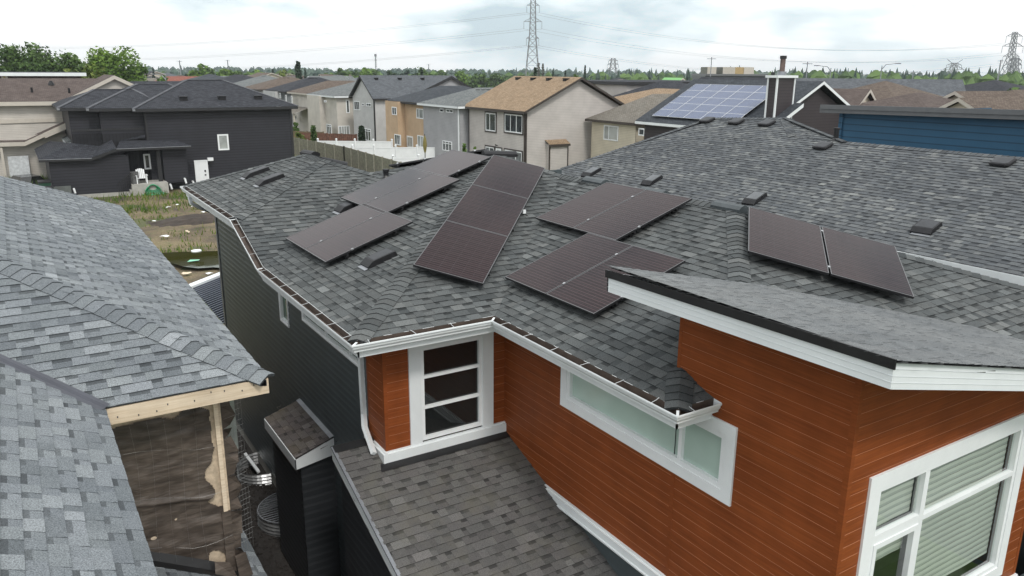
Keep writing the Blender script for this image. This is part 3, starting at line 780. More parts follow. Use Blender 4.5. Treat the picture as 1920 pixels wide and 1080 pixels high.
slant_vent(PP(458, 335, PLWB), (1,0,_pw), acW, 0.62, 0.34); slant_vent(PP(483, 349, PLWB), (1,0,_pw), acW, 0.62, 0.36)
slant_vent(PP(633, 399, PLW), upW, acW, 0.55, 0.36); slant_vent(PP(684, 502, PLW), upW, acW, 0.55, 0.34)
def box_vent(p, upv, acr, parent, s=0.42, h=0.11, label=None):
    mb = MB(); p, u, a = V3(p), unit(upv), unit(acr); n = unit(np.cross(a, u)); n = n if n[2] > 0 else -n
    rings = []
    for (z, k) in ((0.0, 0.4), (0.035, 0.4), (0.035, 0.5), (0.06, 0.52), (h*0.85, 0.5), (h, 0.42), (h*1.05, 0.25)):
        rings.append([p+n*z+u*s*k*cy+a*s*k*cx*1.05 for cx, cy in ((-1,-.75),(-.75,-1),(.75,-1),(1,-.75),(1,.75),(.75,1),(-.75,1),(-1,.75))])
    for i in range(len(rings)-1):
        for k in range(8): mb.face([rings[i][k], rings[i][(k+1)%8], rings[i+1][(k+1)%8], rings[i+1][k]], M['vent'] if i < 4 else M['vent_top'] if i == 5 else M['vent'], smooth=i >= 3)
    mb.face(rings[-1], M['vent_top'])
    return mb.build('roof_vent', parent)
def pipe_vent(p, parent, h=0.28, r=0.06):
    mb = MB(); p = V3(p); mb.tube([p-np.array([0,0,0.08]), p+np.array([0,0,h])], r, M['vent'], 10); mb.tube([p+np.array([0,0,h-0.02]), p+np.array([0,0,h+0.03])], r*1.25, M['vent'], 10)
    mb.tube([p-np.array([0,0,0.06]), p+np.array([0,0,0.05])], [r*2.1, r*1.1], M['black'], 10)
    return mb.build('vent_pipe', parent)
pipe_vent(PP(724, 333, PLW), house, 0.16)
def ridge_vent(p, t, L, parent, mat=None, w=0.26, h=0.07):
    mb = MB(); p, t = V3(p), unit(t); a = unit(np.cross(t, (0,0,1))); n = np.cross(a, t)
    pr = [(-w/2, -0.05), (-w/2, 0.012), (-w/4, h*0.75), (0, h), (w/4, h*0.75), (w/2, 0.012), (w/2, -0.05)]
    for i in range(len(pr)-1):
        (a0, z0), (a1, z1) = pr[i], pr[i+1]
        mb.face([p+a*a0+n*z0, p+a*a1+n*z1, p+t*L+a*a1+n*z1, p+t*L+a*a0+n*z0][::-1], mat or M['vent'])
    e = [p+a*x+n*z for x, z in pr]; mb.face(e, mat or M['vent']); mb.face([q+t*L for q in e][::-1], mat or M['vent'])
    return mb.build('ridge_vent', parent)
ridge_vent(V3(B2)+np.array([0.1,-0.3,0.02]), (-0.15,1,0), 0.6, house); ridge_vent(V3(B)+np.array([0.0,0.1,0.0]), (1,-0.25,-0.25), 0.6, house)
ridge_vent((8.62, 14.93, -1.75), (1,-0.25,-0.05), 0.75, house)
M['slate_cap'] = plain('slate_plastic', (0.045,0.055,0.06), 0.5, 0.2, 5.0)
for px, py in ((1100, 338), (1208, 357), (1346, 383)):
    q = PP(px, py, PLE); ridge_vent((9.83, q[1], -2.15), (0,-1,0), 0.62, house, M['slate_cap'], 0.24, 0.08)
# ================================================================== solar panels
def lifted(pl, d): return (pl[0], pl[1], pl[2]+d, pl[3], pl[4])
def solar_panel(o, along, upv, a, b, label, group, mats=('cell', 'pframe'), landscape=False, clamps=(), rails=True, legs=True, name='solar_module', th=0.035):
    o, al, u = V3(o), unit(along), V3(upv)
    u = unit(u-al*(u@al)); n = unit(np.cross(al, u)); n = n if n[2] > 0 else -n
    t = thing(name, tuple(o), label, 'solar panel', group)
    fr = MB(); f = 0.011
    sd_ = M['pside'] if mats[1] == 'pframe' else M[mats[1]]
    for (p, e1, L1) in ((o, al, a), (o+u*(b-f), al, a)): fr.obox(p-n*th, e1*L1, u*f, n*(th-0.003), sd_); fr.obox(p-n*0.003, e1*L1, u*f, n*0.004, M[mats[1]])
    for p in (o+u*f, o+al*(a-f)+u*f): fr.obox(p-n*th, al*f, u*(b-2*f), n*(th-0.003), sd_); fr.obox(p-n*0.003, al*f, u*(b-2*f), n*0.004, M[mats[1]])
    fr.quad(o-n*(th-0.002), o+u*b-n*(th-0.002), o+u*b+al*a-n*(th-0.002), o+al*a-n*(th-0.002), M['black'])
    fr.build('frame', t)
    g = MB(); q = [o+al*f+u*f-n*0.001, o+al*(a-f)+u*f-n*0.001, o+al*(a-f)+u*(b-f)-n*0.001, o+al*f+u*(b-f)-n*0.001]
    uv = [(0,0),(1,0),(1,1),(0,1)] if not landscape else [(0,0),(0,1),(1,1),(1,0)]
    if np.dot(np.cross(al, u), n) < 0: q, uv = q[::-1], uv[::-1]
    g.face(q, M[mats[0]], uv=uv); g.build('glass', t)
    if rails:
        for fr_ in (0.22, 0.78):
            rl_ = MB(); p = o+u*b*fr_-al*0.01-n*(th+0.04); rl_.obox(p, al*(a+0.03), u*0.035, n*0.04, M['black'])
            for s in (0.12, 0.88):
                rl_.obox(p+al*a*s-n*0.1, al*0.04, u*0.07, n*0.1, M['black'])
            rl_.build('rail', t)
    for (ca, cb) in clamps:
        c = MB(); p = o+al*a*ca+u*b*cb; c.obox(p-al*0.014-u*0.022-n*0.012, al*0.028, u*0.044, n*0.024, M['silver']); c.obox(p-al*0.006-u*0.006+n*0.012, al*0.012, u*0.012, n*0.008, M['silver']); c.build('clamp', t)
    return t
PW, PH = 1.134, 1.722
G1 = 'black solar panels on the orange house'
upW_ = (1,0,1/3)
def pair(anchor, pl, along, upv, labels, clampz=(0.2, 0.8), lift=0.16):
    p = V3(PP(anchor[0], anchor[1], lifted(pl, lift))); al = unit(along)
    for i, lb in enumerate(labels):
        solar_panel(p+al*(PW+0.018)*i, along, upv, PW, PH, lb, G1, clamps=[(1.008, c) for c in clampz] if i == 0 else [(1.0, 0.3)])
pair((535, 446), PLW, (0,-1,0), upW_, ['black solar panel low on the left slope, far one of the lowest pair', 'black solar panel low on the left slope, near one of the lowest pair'])
pair((639, 370), PLW, (0,-1,0), upW_, ['black solar panel in the middle pair of the left slope, half beside the roof vent', 'black solar panel in the middle pair of the left slope, away from the vent'])
p = V3(PP(767, 315.5, lifted(PLW, 0.16)))
solar_panel(p, (0,-1,0), upW_, PH, PW, 'single sideways black solar panel at the very top of the left slope', G1, landscape=True, clamps=[(1.0, 0.3), (1.0, 0.75)])
hu = unit((1,1,1/3)); nS1 = unit((0,-1/3,1)); ha = unit(np.cross(hu, nS1))
p = V3(PP(775, 496, lifted(PLS1, 0.17)))
for i, lb in enumerate(('lowest black solar panel of the slanting row of three between hip and valley', 'middle black solar panel of the slanting row of three between hip and valley', 'uppermost black solar panel of the slanting row of three, by the roof peak')):
    solar_panel(p+hu*(PH+0.015)*i, ha, hu, PW, PH, lb, G1)
pair((1005, 408), PLE, (0,-1,0), upW_, ['black solar panel of the upper ridge pair, beside the slanting row', 'black solar panel of the upper ridge pair, on the tower side'])
pair((947, 519), PLE, (0,-1,0), upW_, ['black solar panel of the lower pair above the valley corner, far one', 'black solar panel of the lower pair, its near end behind the tower roof'])
p = V3(PP(1403, 470, lifted(PLS3, 0.19)))
al3, up3 = unit((1.573,-1.553,-0.518)), unit((1.24,1.138,0.355))
for i, lb in enumerate(('black solar panel behind the tower roof, one of two beside the near hip', 'black solar panel behind the tower roof, ending at the white eave board')):
    solar_panel(p+al3*(PW+0.03)*i, al3, up3, PW, PH, lb, G1, clamps=[(1.013, 0.12), (1.013, 0.88)] if i == 0 else [])
# the row on the hidden back slope, only its edge shows over the hip
hn = unit(V3(J)-V3(peak)); nb_n = unit(np.cross(V3(Rf)+np.array([2,5,-1.2])-V3(peak), hn)); nb_n = nb_n if nb_n[2] > 0 else -nb_n
na = unit(np.cross(nb_n, hn)); na = na if na[0] > 0 else -na
p0 = V3(peak)+hn*0.25+na*0.05+np.array([0,0,0.15])
for i, lb in enumerate(('black solar panel on the back slope near the peak, only its edge showing', 'black solar panel on the back slope near the pipe vent, only its edge showing')):
    solar_panel(p0+hn*(1.28)*i, na, hn, PH, PW+0.1, lb, G1, landscape=True, clamps=[(0.0, 0.2), (0.0, 0.8)])
cb = MB(); a = V3(PP(982, 398, lifted(PLS1, 0.06))); b_ = V3(PP(1007, 409, lifted(PLE, 0.05)))
cb.tube([a, a*0.6+b_*0.4-np.array([0,0,0.05]), a*0.3+b_*0.7-np.array([0,0,0.06]), b_], 0.012, M['black'], 6)
cb.obox(a-np.array([0.03,0.03,0.02]), (0.06,0,0), (0,0.05,0), (0,0,0.07), M['white2'])
tag(cb.build('solar_cable', origin=a), 'black solar cable with white connector crossing the valley between panel rows', 'cable')

# ================================================================== neighbour house on the far right side
nh = thing('house', (15.4, 9, -H), 'house with a large slate grey shingle roof and white eave board beside the black panels', 'house')
PLN = (14.8, 0, -3.45, 1/3, 0)
zN = lambda x: -3.45+(x-14.8)/3
nr = MB(); mn = M['shingle_n']
Nf = PP(1022, 327, PLN); Na = PP(1330, 222, PLN); Nb = PP(1475, 222, PLN); Nc = PP(1588, 267, PLN); Nk = PP(1491, 256, PLN)
Nr = lambda y: (Nc[0], y, Nc[2])
shingles(nr, [[(14.8, -4, zN(14.8)), Nr(-4), Nr(Nc[1]), (14.8, Nc[1], zN(14.8))], [(14.8, Nc[1], zN(14.8)), Nc, Nk, (14.8, Nk[1], zN(14.8))], [(14.8, Nk[1], zN(14.8)), Nk, Nb, Na, Nf, (14.8, Nf[1]+0.1, zN(14.8))]], (14.8, -4, zN(14.8)), (0,1,0), mn, 61, contrast=0.85)
sx = (Nc[0]+1.2, Nc[1]-0.1, Nc[2]-0.3)
shingles(nr, [[Nk, Nc, Nb]], Nk, (V3(Nc)-V3(Nk))*np.array([1,1,0.4]), mn, 62)
for po in ([Nr(-4), (25, -4, -3.6), (25, Nc[1], -3.6), Nr(Nc[1])], [Nc, (25, Nc[1], -3.6), sx], [sx, (26, 18, -3.4), Nb], [Nb, (26, 18, -3.4), (25, 22, -3.4), Na], [Na, (25, 22, -3.4), (20, 24, -3.4), Nf]):
    for k in range(1, len(po)-1): nr.face([po[0], po[k], po[k+1]], mn)
nr.build('roof', nh)
cap_part(Nr(-4), V3(Nr(Nc[1]))-V3((0,0,0.002)), (-1/3,0,1), (1/3,0,1), 63, nh, mn); cap_part(Nc, Nb, (-0.1,-0.3,1), (0.3,0,1), 64, nh, mn)
cap_part(Nb, Na, (-1/3,0,1), (1/3,0,1), 66, nh, mn); cap_part(Nf, Na, (-1/3,0,1), (0,0.3,1), 65, nh, mn)
q0 = PP(1480, 262, PLN)
nm = MB(); 
caps(nm, V3(Nk), V3(Nb), (-1/3,0,1), (-0.1,-0.3,1), mn, 67, 0.2); nm.build('ridge_cap', nh)
nf = MB(); M['slant_top'] = plain('vent_lid', (0.1,0.107,0.115), 0.5, 0.2); nf.box((14.775, -4, -3.68), (14.8, Nf[1]+0.1, -3.455), Wt); nf.box((14.8, -4, -3.7), (15.4, Nf[1]-0.5, -3.68), Wt); nf.build('fascia', nh)
nw = MB(); nw.box((15.4, -3.6, -H), (25, Nf[1]-0.8, -3.6), M['dark_side']); nw.build('wall', nh)
for px, py in ((1326, 228), (1381, 231), (1438, 234), (1543, 277), (1880, 308)): box_vent(PP(px, py, PLN), upW_, (0,1,0), nh)
for px, py in ((1097, 333), (1210, 349), (1402, 385)): slant_vent(PP(px, py, PLN), (1,0.15,0.37), (-0.15,1,0), 0.6, 0.36, 0.11, nh, M['slant_top'], False)
slant_vent(PP(1725, 440, PLN), (1,0.1,0.34), (-0.1,1,0), 0.5, 0.42, 0.11, nh)
pipe_vent(PP(1567, 262, PLN), nh, 0.3, 0.07)

# ================================================================== unfinished house in the left foreground
lh = thing('house', (1.7, 9.4, -H), 'unfinished house with light grey shingle roofs and torn brown paper under a timber eave', 'house')
pl_ = 0.47
PLLE = (2.2, 0, EA, -pl_, 0)
zLE = lambda x: EA+pl_*(2.2-x); zLW = lambda x: EA+0.5*(0.46-x); zLS = lambda y: EA+pl_*(y-8.93)
lr = MB(); ml = M['shingle_l']
f1, f2 = PP(236, 389, PLLE), PP(0, 330, PLLE)
f1 = (2.2, f1[1], EA); f2 = tuple(V3(f1)+(V3(f2)-V3(f1))*1.6)
t_ = 4.2
shingles(lr, [[(2.2, 8.93, EA), f1, f2, (2.2-t_, 8.93+t_, EA+pl_*t_)]], (2.2, 8.93, EA), (0,1,0), ml, 71, tabw=(0.12, 0.3), contrast=0.8, bandr=(0.5,0.95))
shingles(lr, [[(0.46, 8.93, EA), (2.2, 8.93, EA), (2.2-t_, 8.93+t_, EA+pl_*t_), (0.46-t_, 8.93+t_, EA+pl_*t_)]], (0.46, 8.93, EA), (1,0,0), ml, 72, tabw=(0.12, 0.3), contrast=0.85, bandr=(0.5,0.95))
shingles(lr, [[(0.46, 1.5, EA), (0.46, 8.9, EA), (0.46-t_, 8.9+t_, zLW(0.46-t_)), (-7, 8.9+t_, zLW(-7)), (-7, 1.5, zLW(-7))]], (0.46, 1.5, EA), (0,1,0), ml, 73, tabw=(0.12, 0.3), contrast=0.8, bandr=(0.5,0.95))
lr.build('roof', lh)
cm = MB(); caps(cm, (2.2, 8.93, EA), (2.2-t_, 8.93+t_, EA+pl_*t_), (pl_,0,1), (0,-pl_,1), ml, 74, 0.185, 0.15, 0.012); cm.build('ridge_cap', lh)
vf = MB(); vd = unit((-1,1,0.485)); vp = V3((0.46, 8.9, EA)); sd = unit((1,1,0))
Mv = plain('dark_valley_metal', (0.04,0.042,0.055), 0.4, 0.15, 2.0); M['vmet'] = Mv
q0, q1 = vp-vd*0.03, vp+vd*7
for (a0, z0, a1, z1) in ((-0.115, 0.045, -0.035, 0.035), (-0.035, 0.035, 0.0, 0.05), (0.0, 0.05, 0.05, 0.05)):
    o0, o1 = sd*a0+np.array([0,0,z0]), sd*a1+np.array([0,0,z1])
    vf.quad(q0+o0, q0+o1, q1+o1, q1+o0, Mv)
vf.build('valley_flashing', lh)
ed = MB()      # eave undersides
ed.box((2.16, 9.0, EA-0.16), (2.2, f1[1], EA-0.02), M['lumber']); ed.box((1.7, 9.0, EA-0.19), (2.2, f1[1], EA-0.17), M['osb'])
ed.box((0.42, 1.5, EA-0.16), (0.455, 8.9, EA-0.02), M['lumber']); ed.box((-0.3, 1.5, EA-0.2), (0.42, 9.3, EA-0.17), M['osb'])
ed.obox((2.2, f1[1], EA-0.15), (f2[0]-2.2, f2[1]-f1[1], pl_*(2.2-f2[0])), (0,0.04,0), (0,0,0.13), M['lumber'])
ed.build('soffit', lh)
fb = MB(); rg = random.Random(5)
fb.obox((0.47, 8.925, EA-0.205), (1.73, 0, 0), (0, 0.04, 0), (0, 0, 0.185), M['lumber'], uvs=True)
for k in range(9):
    x = 0.55+k*0.19+rg.uniform(-0.05, 0.05); z = EA-rg.uniform(0.05, 0.17); fb.box((x, 8.922, z), (x+0.012, 8.926, z+0.02), M['vmet'])
for k in range(6): fb.box((2.1+rg.uniform(0,0.07), 8.921, EA-0.03-rg.random()*0.08), (2.115+rg.uniform(0,0.07), 8.926, EA-0.02-rg.random()*0.05), M['vmet'])
fb.build('fascia', lh)
# gable wall: paper over sheathing
mpap, nt_, b_p = newmat('brown_building_paper')
v_ = coord(nt_); fa = noise(nt_, v_, 2.2, 5, 0.6); fbn = noise(nt_, coord(nt_, (1,1,6)), 3.0, 3)
cpap = ramp(nt_, fa, [(0.3, (0.055,0.042,0.034)), (0.55, (0.092,0.072,0.058)), (0.75, (0.14,0.114,0.094))])
cpap = mix(nt_, cpap, ramp(nt_, fbn, [(0.35, (0.7,)*3), (0.65, (1.15,)*3)]), 1, 'MULTIPLY')
nt_.links.new(cpap, b_p.inputs['Base Color']); b_p.inputs['Roughness'].default_value = 0.5; b_p.inputs['Specular IOR Level'].default_value = 0.4
bump(nt_, b_p, fbn, 0.5, 0.03); M['paper'] = mpap
shw = MB(); shw.box((-0.4, 9.42, -9.4), (1.72, 9.44, -3.6), M['osb']); shw.box((1.7, 9.44, -9.4), (1.72, f1[1]-0.4, -3.7), M['paper']); shw.build('wall', lh)
pp = MB(); nx, nz = 130, 220
from mathutils import noise as mnoise
def wr(x, z):
    return 0.03*mnoise.noise((x*2.2, z*1.4, 0))+0.022*mnoise.noise((x*1.3+z*0.8, z*6, 3))+0.012*mnoise.noise((x*8, z*11, 5))+0.03*math.exp(-((z+4.95+0.18*(x-0.4))/0.035)**2)
def inpaper(x, z):
    top = -3.93-0.05*math.sin(x*3)-0.03*mnoise.noise((x*6, 0, 1))-max(0, 0.10-abs(x-1.15)*0.5)-0.5*max(0, x-1.44)**0.7
    if z > top: return False
    edge = 1.585+0.03*mnoise.noise((0, z*7, 2))-(0.13*math.exp(-((z+4.85)/0.16)**2))-(0.12*math.exp(-((z+5.2)/0.07)**2))
    if x > edge and z > -5.3: return False
    if ((x-1.5)/0.1)**2+((z+6.02)/0.13)**2 < 1+0.5*mnoise.noise((x*9, z*9, 0)): return False
    return True
for i in range(nx):
    for j in range(nz):
        x0, x1 = 0.2+1.52*i/nx, 0.2+1.52*(i+1)/nx; z0, z1 = -6.5+2.75*j/nz, -6.5+2.75*(j+1)/nz
        if not inpaper((x0+x1)/2, (z0+z1)/2): continue
        P_ = lambda x, z: (x, 9.395-wr(x, z), z)
        pp.face([P_(x0, z0), P_(x1, z0), P_(x1, z1), P_(x0, z1)], M['paper'], smooth=True)
pp.build('building_paper', lh)
po_ = MB(); po_.obox((1.63, 9.355, -5.4), (0.05,0,0), (0,0.03,0), (0,0,1.7), M['lumber']); po_.obox((1.68, 9.37, -5.5), (0.03,0,0), (0,0.05,0), (0,0,1.8), M['osb']); po_.obox((1.6, 9.35, -6.4), (0.11,0,0), (0,0.05,0), (0,0,1.02), M['paper']); po_.build('corner_post', lh)
tp = MB(); rg = random.Random(9)      # torn paper hanging round the corner
z = -3.8; prevw = 0.1
while z > -6.25:
    dz = rg.uniform(0.12, 0.24); w = rg.uniform(0.06, 0.2)
    a, b2, c2, d2 = (1.715, 9.38, z), (1.715+prevw, 9.42+rg.uniform(-0.05,0.08), z+rg.uniform(-.04,.04)), (1.715+w, 9.42+rg.uniform(-0.05,0.1), z-dz), (1.715, 9.38, z-dz)
    tp.face([a, d2, c2, b2], M['paper']); prevw = w; z -= dz
tp.face([(1.45, 9.3, -6.0), (1.62, 9.28, -6.05), (1.7, 9.25, -6.3), (1.42, 9.2, -6.28)], M['paper'])
tp.face([(1.7, 9.3, -6.0), (1.84, 9.35, -6.02), (1.9, 9.3, -6.35), (1.72, 9.25, -6.33)], M['paper'])
tp.build('torn_paper', lh)
M['wire'] = plain('galvanised_wire', (0.33,0.33,0.32), 0.4, 0.1, 4.0, metal=0.5)
wm = MB(); rg = random.Random(3)
for k in range(3):
    z = -4.3-k*0.66+rg.uniform(-0.02, 0.02)
    pts = [(0.45+1.25*s/8, 9.36-0.04*math.sin(s*0.9+k)-0.02*rg.random(), z-0.14*s/8+0.05*math.sin(s*0.8+k*0.35)) for s in range(9)]
    wm.tube(pts, 0.0009, M['wire'], 4, caps=False)
for k in range(5):
    x = 0.7+k*0.17; pts = [(x+0.03*math.sin(s*0.7+k*0.4)+0.05*(k/20)*math.sin(s*0.5), 9.355-0.03*math.sin(s+k), -3.95-2.2*s/8) for s in range(9)]
    wm.tube(pts, 0.0007, M['wire'], 4, caps=False)
for k in range(30): wm.tube([(1.76, 9.62, -3.9-k*0.075), (2.02+0.02*math.sin(k), 9.7, -3.88-k*0.075)], 0.0013, M['wire'], 4, caps=False)
for k in range(7): wm.tube([(1.77+k*0.042, 9.63+k*0.012, -3.85), (1.77+k*0.042, 9.63+k*0.012, -6.2)], 0.0013, M['wire'], 4, caps=False)
wm.build('wire_mesh', lh)
gp = MB(); gp.obox((1.75, 9.72, -4.75), (0.2,0,0), (0,0.02,0), (0,0,0.95), M['galv']); gp.build('sheet_offcut', lh)
zLL = lambda x: -6.33-0.57*(x-1.72)
lo = MB()
shingles(lo, [[(2.1, 3, zLL(2.1)), (2.1, 9.4, zLL(2.1)), (0.3, 9.4, zLL(0.3)), (0.3, 3, zLL(0.3))], [(2.1, 9.4, zLL(2.1)), (2.1, 11.6, zLL(2.1)), (1.7, 11.6, zLL(1.7)), (1.7, 9.4, zLL(1.7))]], (2.1, 3, zLL(2.1)), (0,1,0), M['shingle_l'], 75)
lo.box((1.4, 3, -H), (1.75, 9.4, -6.75), M['paper'])
lo.build('roof', lh)
bs = MB(); bs.face([(0.3, 9.33, zLL(0.3)+0.03), (1.8, 9.33, zLL(1.8)+0.03), (1.8, 9.39, zLL(1.8)+0.13), (0.3, 9.39, zLL(0.3)+0.13)], M['black']); bs.face([(0.3, 9.22, zLL(0.3)+0.02), (1.85, 9.22, zLL(1.85)+0.02), (1.8, 9.33, zLL(1.8)+0.03), (0.3, 9.33, zLL(0.3)+0.03)], M['black']); bs.build('flashing', lh)

# ---- side yard between the houses
M['gravel'] = plain('dark_gravel', (0.035,0.03,0.027), 0.9, 0.3, 22.0, bumpy=1.0)
sy = MB(); sy.box((0.5, -3, -9.75), (ww+0.1, 21.6, -9.56), M['gravel']); tag(sy.build('gravel_path', origin=(3,12,-H)), kind='structure')
gs = MB(); rg = random.Random(8)
for k in range(1500):
    x, y = rg.uniform(2.3, 4.1), rg.uniform(10.5, 20); s = rg.uniform(0.02, 0.045); c = V3((x, y, -9.56+s*0.4))
    pt = [c+s*V3((math.cos(a)*rg.uniform(.7,1.2), math.sin(a)*rg.uniform(.7,1.2), 0)) for a in (0,1.3,2.5,3.7,5)]; tp_ = c+V3((0,0,s*0.8))
    for i in range(5): gs.face([pt[i], pt[(i+1)%5], tp_], M['gravel'])
tag(gs.build('gravel', origin=(3,15,-9.56)), kind='stuff')
def window_well(cy, r, label, cover=False):
    t = thing('window_well', (ww-0.01, cy, -9.6), label, 'window well', 'steel window wells beside the charcoal wall')
    mb = MB(); n = 18; nz_ = 12
    for i in range(n):
        a0, a1 = math.pi*i/n, math.pi*(i+1)/n
        for k in range(nz_):
            z0, z1 = -9.75+0.5*k/nz_, -9.75+0.5*(k+1)/nz_
            f0, f1_ = r+0.02*math.sin(k*math.pi/1.0+math.pi/2), r+0.02*math.sin((k+1)*math.pi+math.pi/2)
            P_ = lambda a, f, z: (ww-0.02-f*math.sin(a), cy-f*0.95*math.cos(a), z)
            mb.face([P_(a0,f0,z0), P_(a1,f0,z0), P_(a1,f1_,z1), P_(a0,f1_,z1)], M['galv'])
    mb.build('steel_wall', t)
    if cover:
        c = MB()
        for k in range(16):
            y = cy-r*0.9+1.8*r*k/15; L = r*math.sqrt(max(0.02, 1-((y-cy)/(r*0.97))**2)); c.box((ww-0.02-L, y, -9.25), (ww-0.02, y+0.018, -9.235), M['flash'])
        c.tube([(ww-0.02-r*math.sin(math.pi*i/12), cy-r*0.95*math.cos(math.pi*i/12), -9.23) for i in range(13)], 0.015, M['flash'], 6)
        c.build('grate_cover', t)
window_well(17.9, 0.62, 'open corrugated steel window well at the far end of the side path'); window_well(15.55, 0.75, 'corrugated steel window well with a barred cover beside the chimney chase', True)
pk = MB(); pk.obox(V3(PZ(457, 853, -9.3)), V3(PZ(483, 888, -9.3))-V3(PZ(457, 853, -9.3)), (0.07,0.03,0), (0,0,0.04), M['white2']); tag(pk.build('trim_board', origin=PZ(457, 853, -9.3)), 'white trim board leaning beside the steel window well', 'board')
# porch with ribbed metal roof behind the house
pr = MB(); zP = lambda x: -6.85+0.28*(x-4.3)
pm_ = plain('blue_grey_metal', (0.11,0.125,0.155), 0.35, 0.1, 2.0, metal=0.3)
pr.face([(4.3, 21.4, zP(4.3)), (7.5, 21.4, zP(7.5)), (7.5, 26.3, zP(7.5)), (4.3, 26.3, zP(4.3))], pm_)
for k in range(25): y = 21.45+k*0.2; pr.obox((4.3, y, zP(4.3)), (3.2, 0, 3.2*0.28), (0, 0.035, 0), (0, 0, 0.035), pm_)
pr.obox((4.2, 26.2, zP(4.2)-0.1), (3.3, 0, 3.3*0.28), (0, 0.35, 0), (0,0,0.17), Wt)
pr.box((4.32, 25.9, -H), (4.46, 26.04, -6.9), Wt)
pr.build('porch_roof', house)
# ================================================================== background houses
def rface(mb, pts, U, mat):
    pts = [V3(p) for p in pts]; U = unit(U); n = unit(np.cross(pts[1]-pts[0], pts[2]-pts[0])); n = n if n[2] > 0 else -n
    Vv = np.cross(n, U)
    uv = [(float((p-pts[0])@U)+40, float((p-pts[0])@Vv)+40) for p in pts]
    mb.face(pts, mat, uv=uv)
def wbox(mb, x0, x1, y0, y1, z0, z1, mat):
    for (a, b, ux) in (((x0,y0),(x1,y0),0),((x1,y1),(x0,y1),0),((x0,y1),(x0,y0),1),((x1,y0),(x1,y1),1)):
        mb.face([(a[0],a[1],z0),(b[0],b[1],z0),(b[0],b[1],z1),(a[0],a[1],z1)], mat, uv=[(a[ux],z0),(b[ux],z0),(b[ux],z1),(a[ux],z1)])
def gable_wall(mb, a, b, apex, mat):
    a, b, apex = V3(a), V3(b), V3(apex); u = unit(b-a)
    mb.face([a, b, apex], mat, uv=[(float(p@u), p[2]) for p in (a, b, apex)])
def slab_edges(mb, pts, mat, h=0.2, t=0.03):       # fascia round an outline (list of (p,q))
    for p, q in pts:
        p, q = V3(p), V3(q); d = q-p; k = np.array([-d[1], d[0], 0]); k = unit(k)*t
        mb.obox(p+np.array([0,0,-h-0.01]), d, k, (0,0,h), mat)
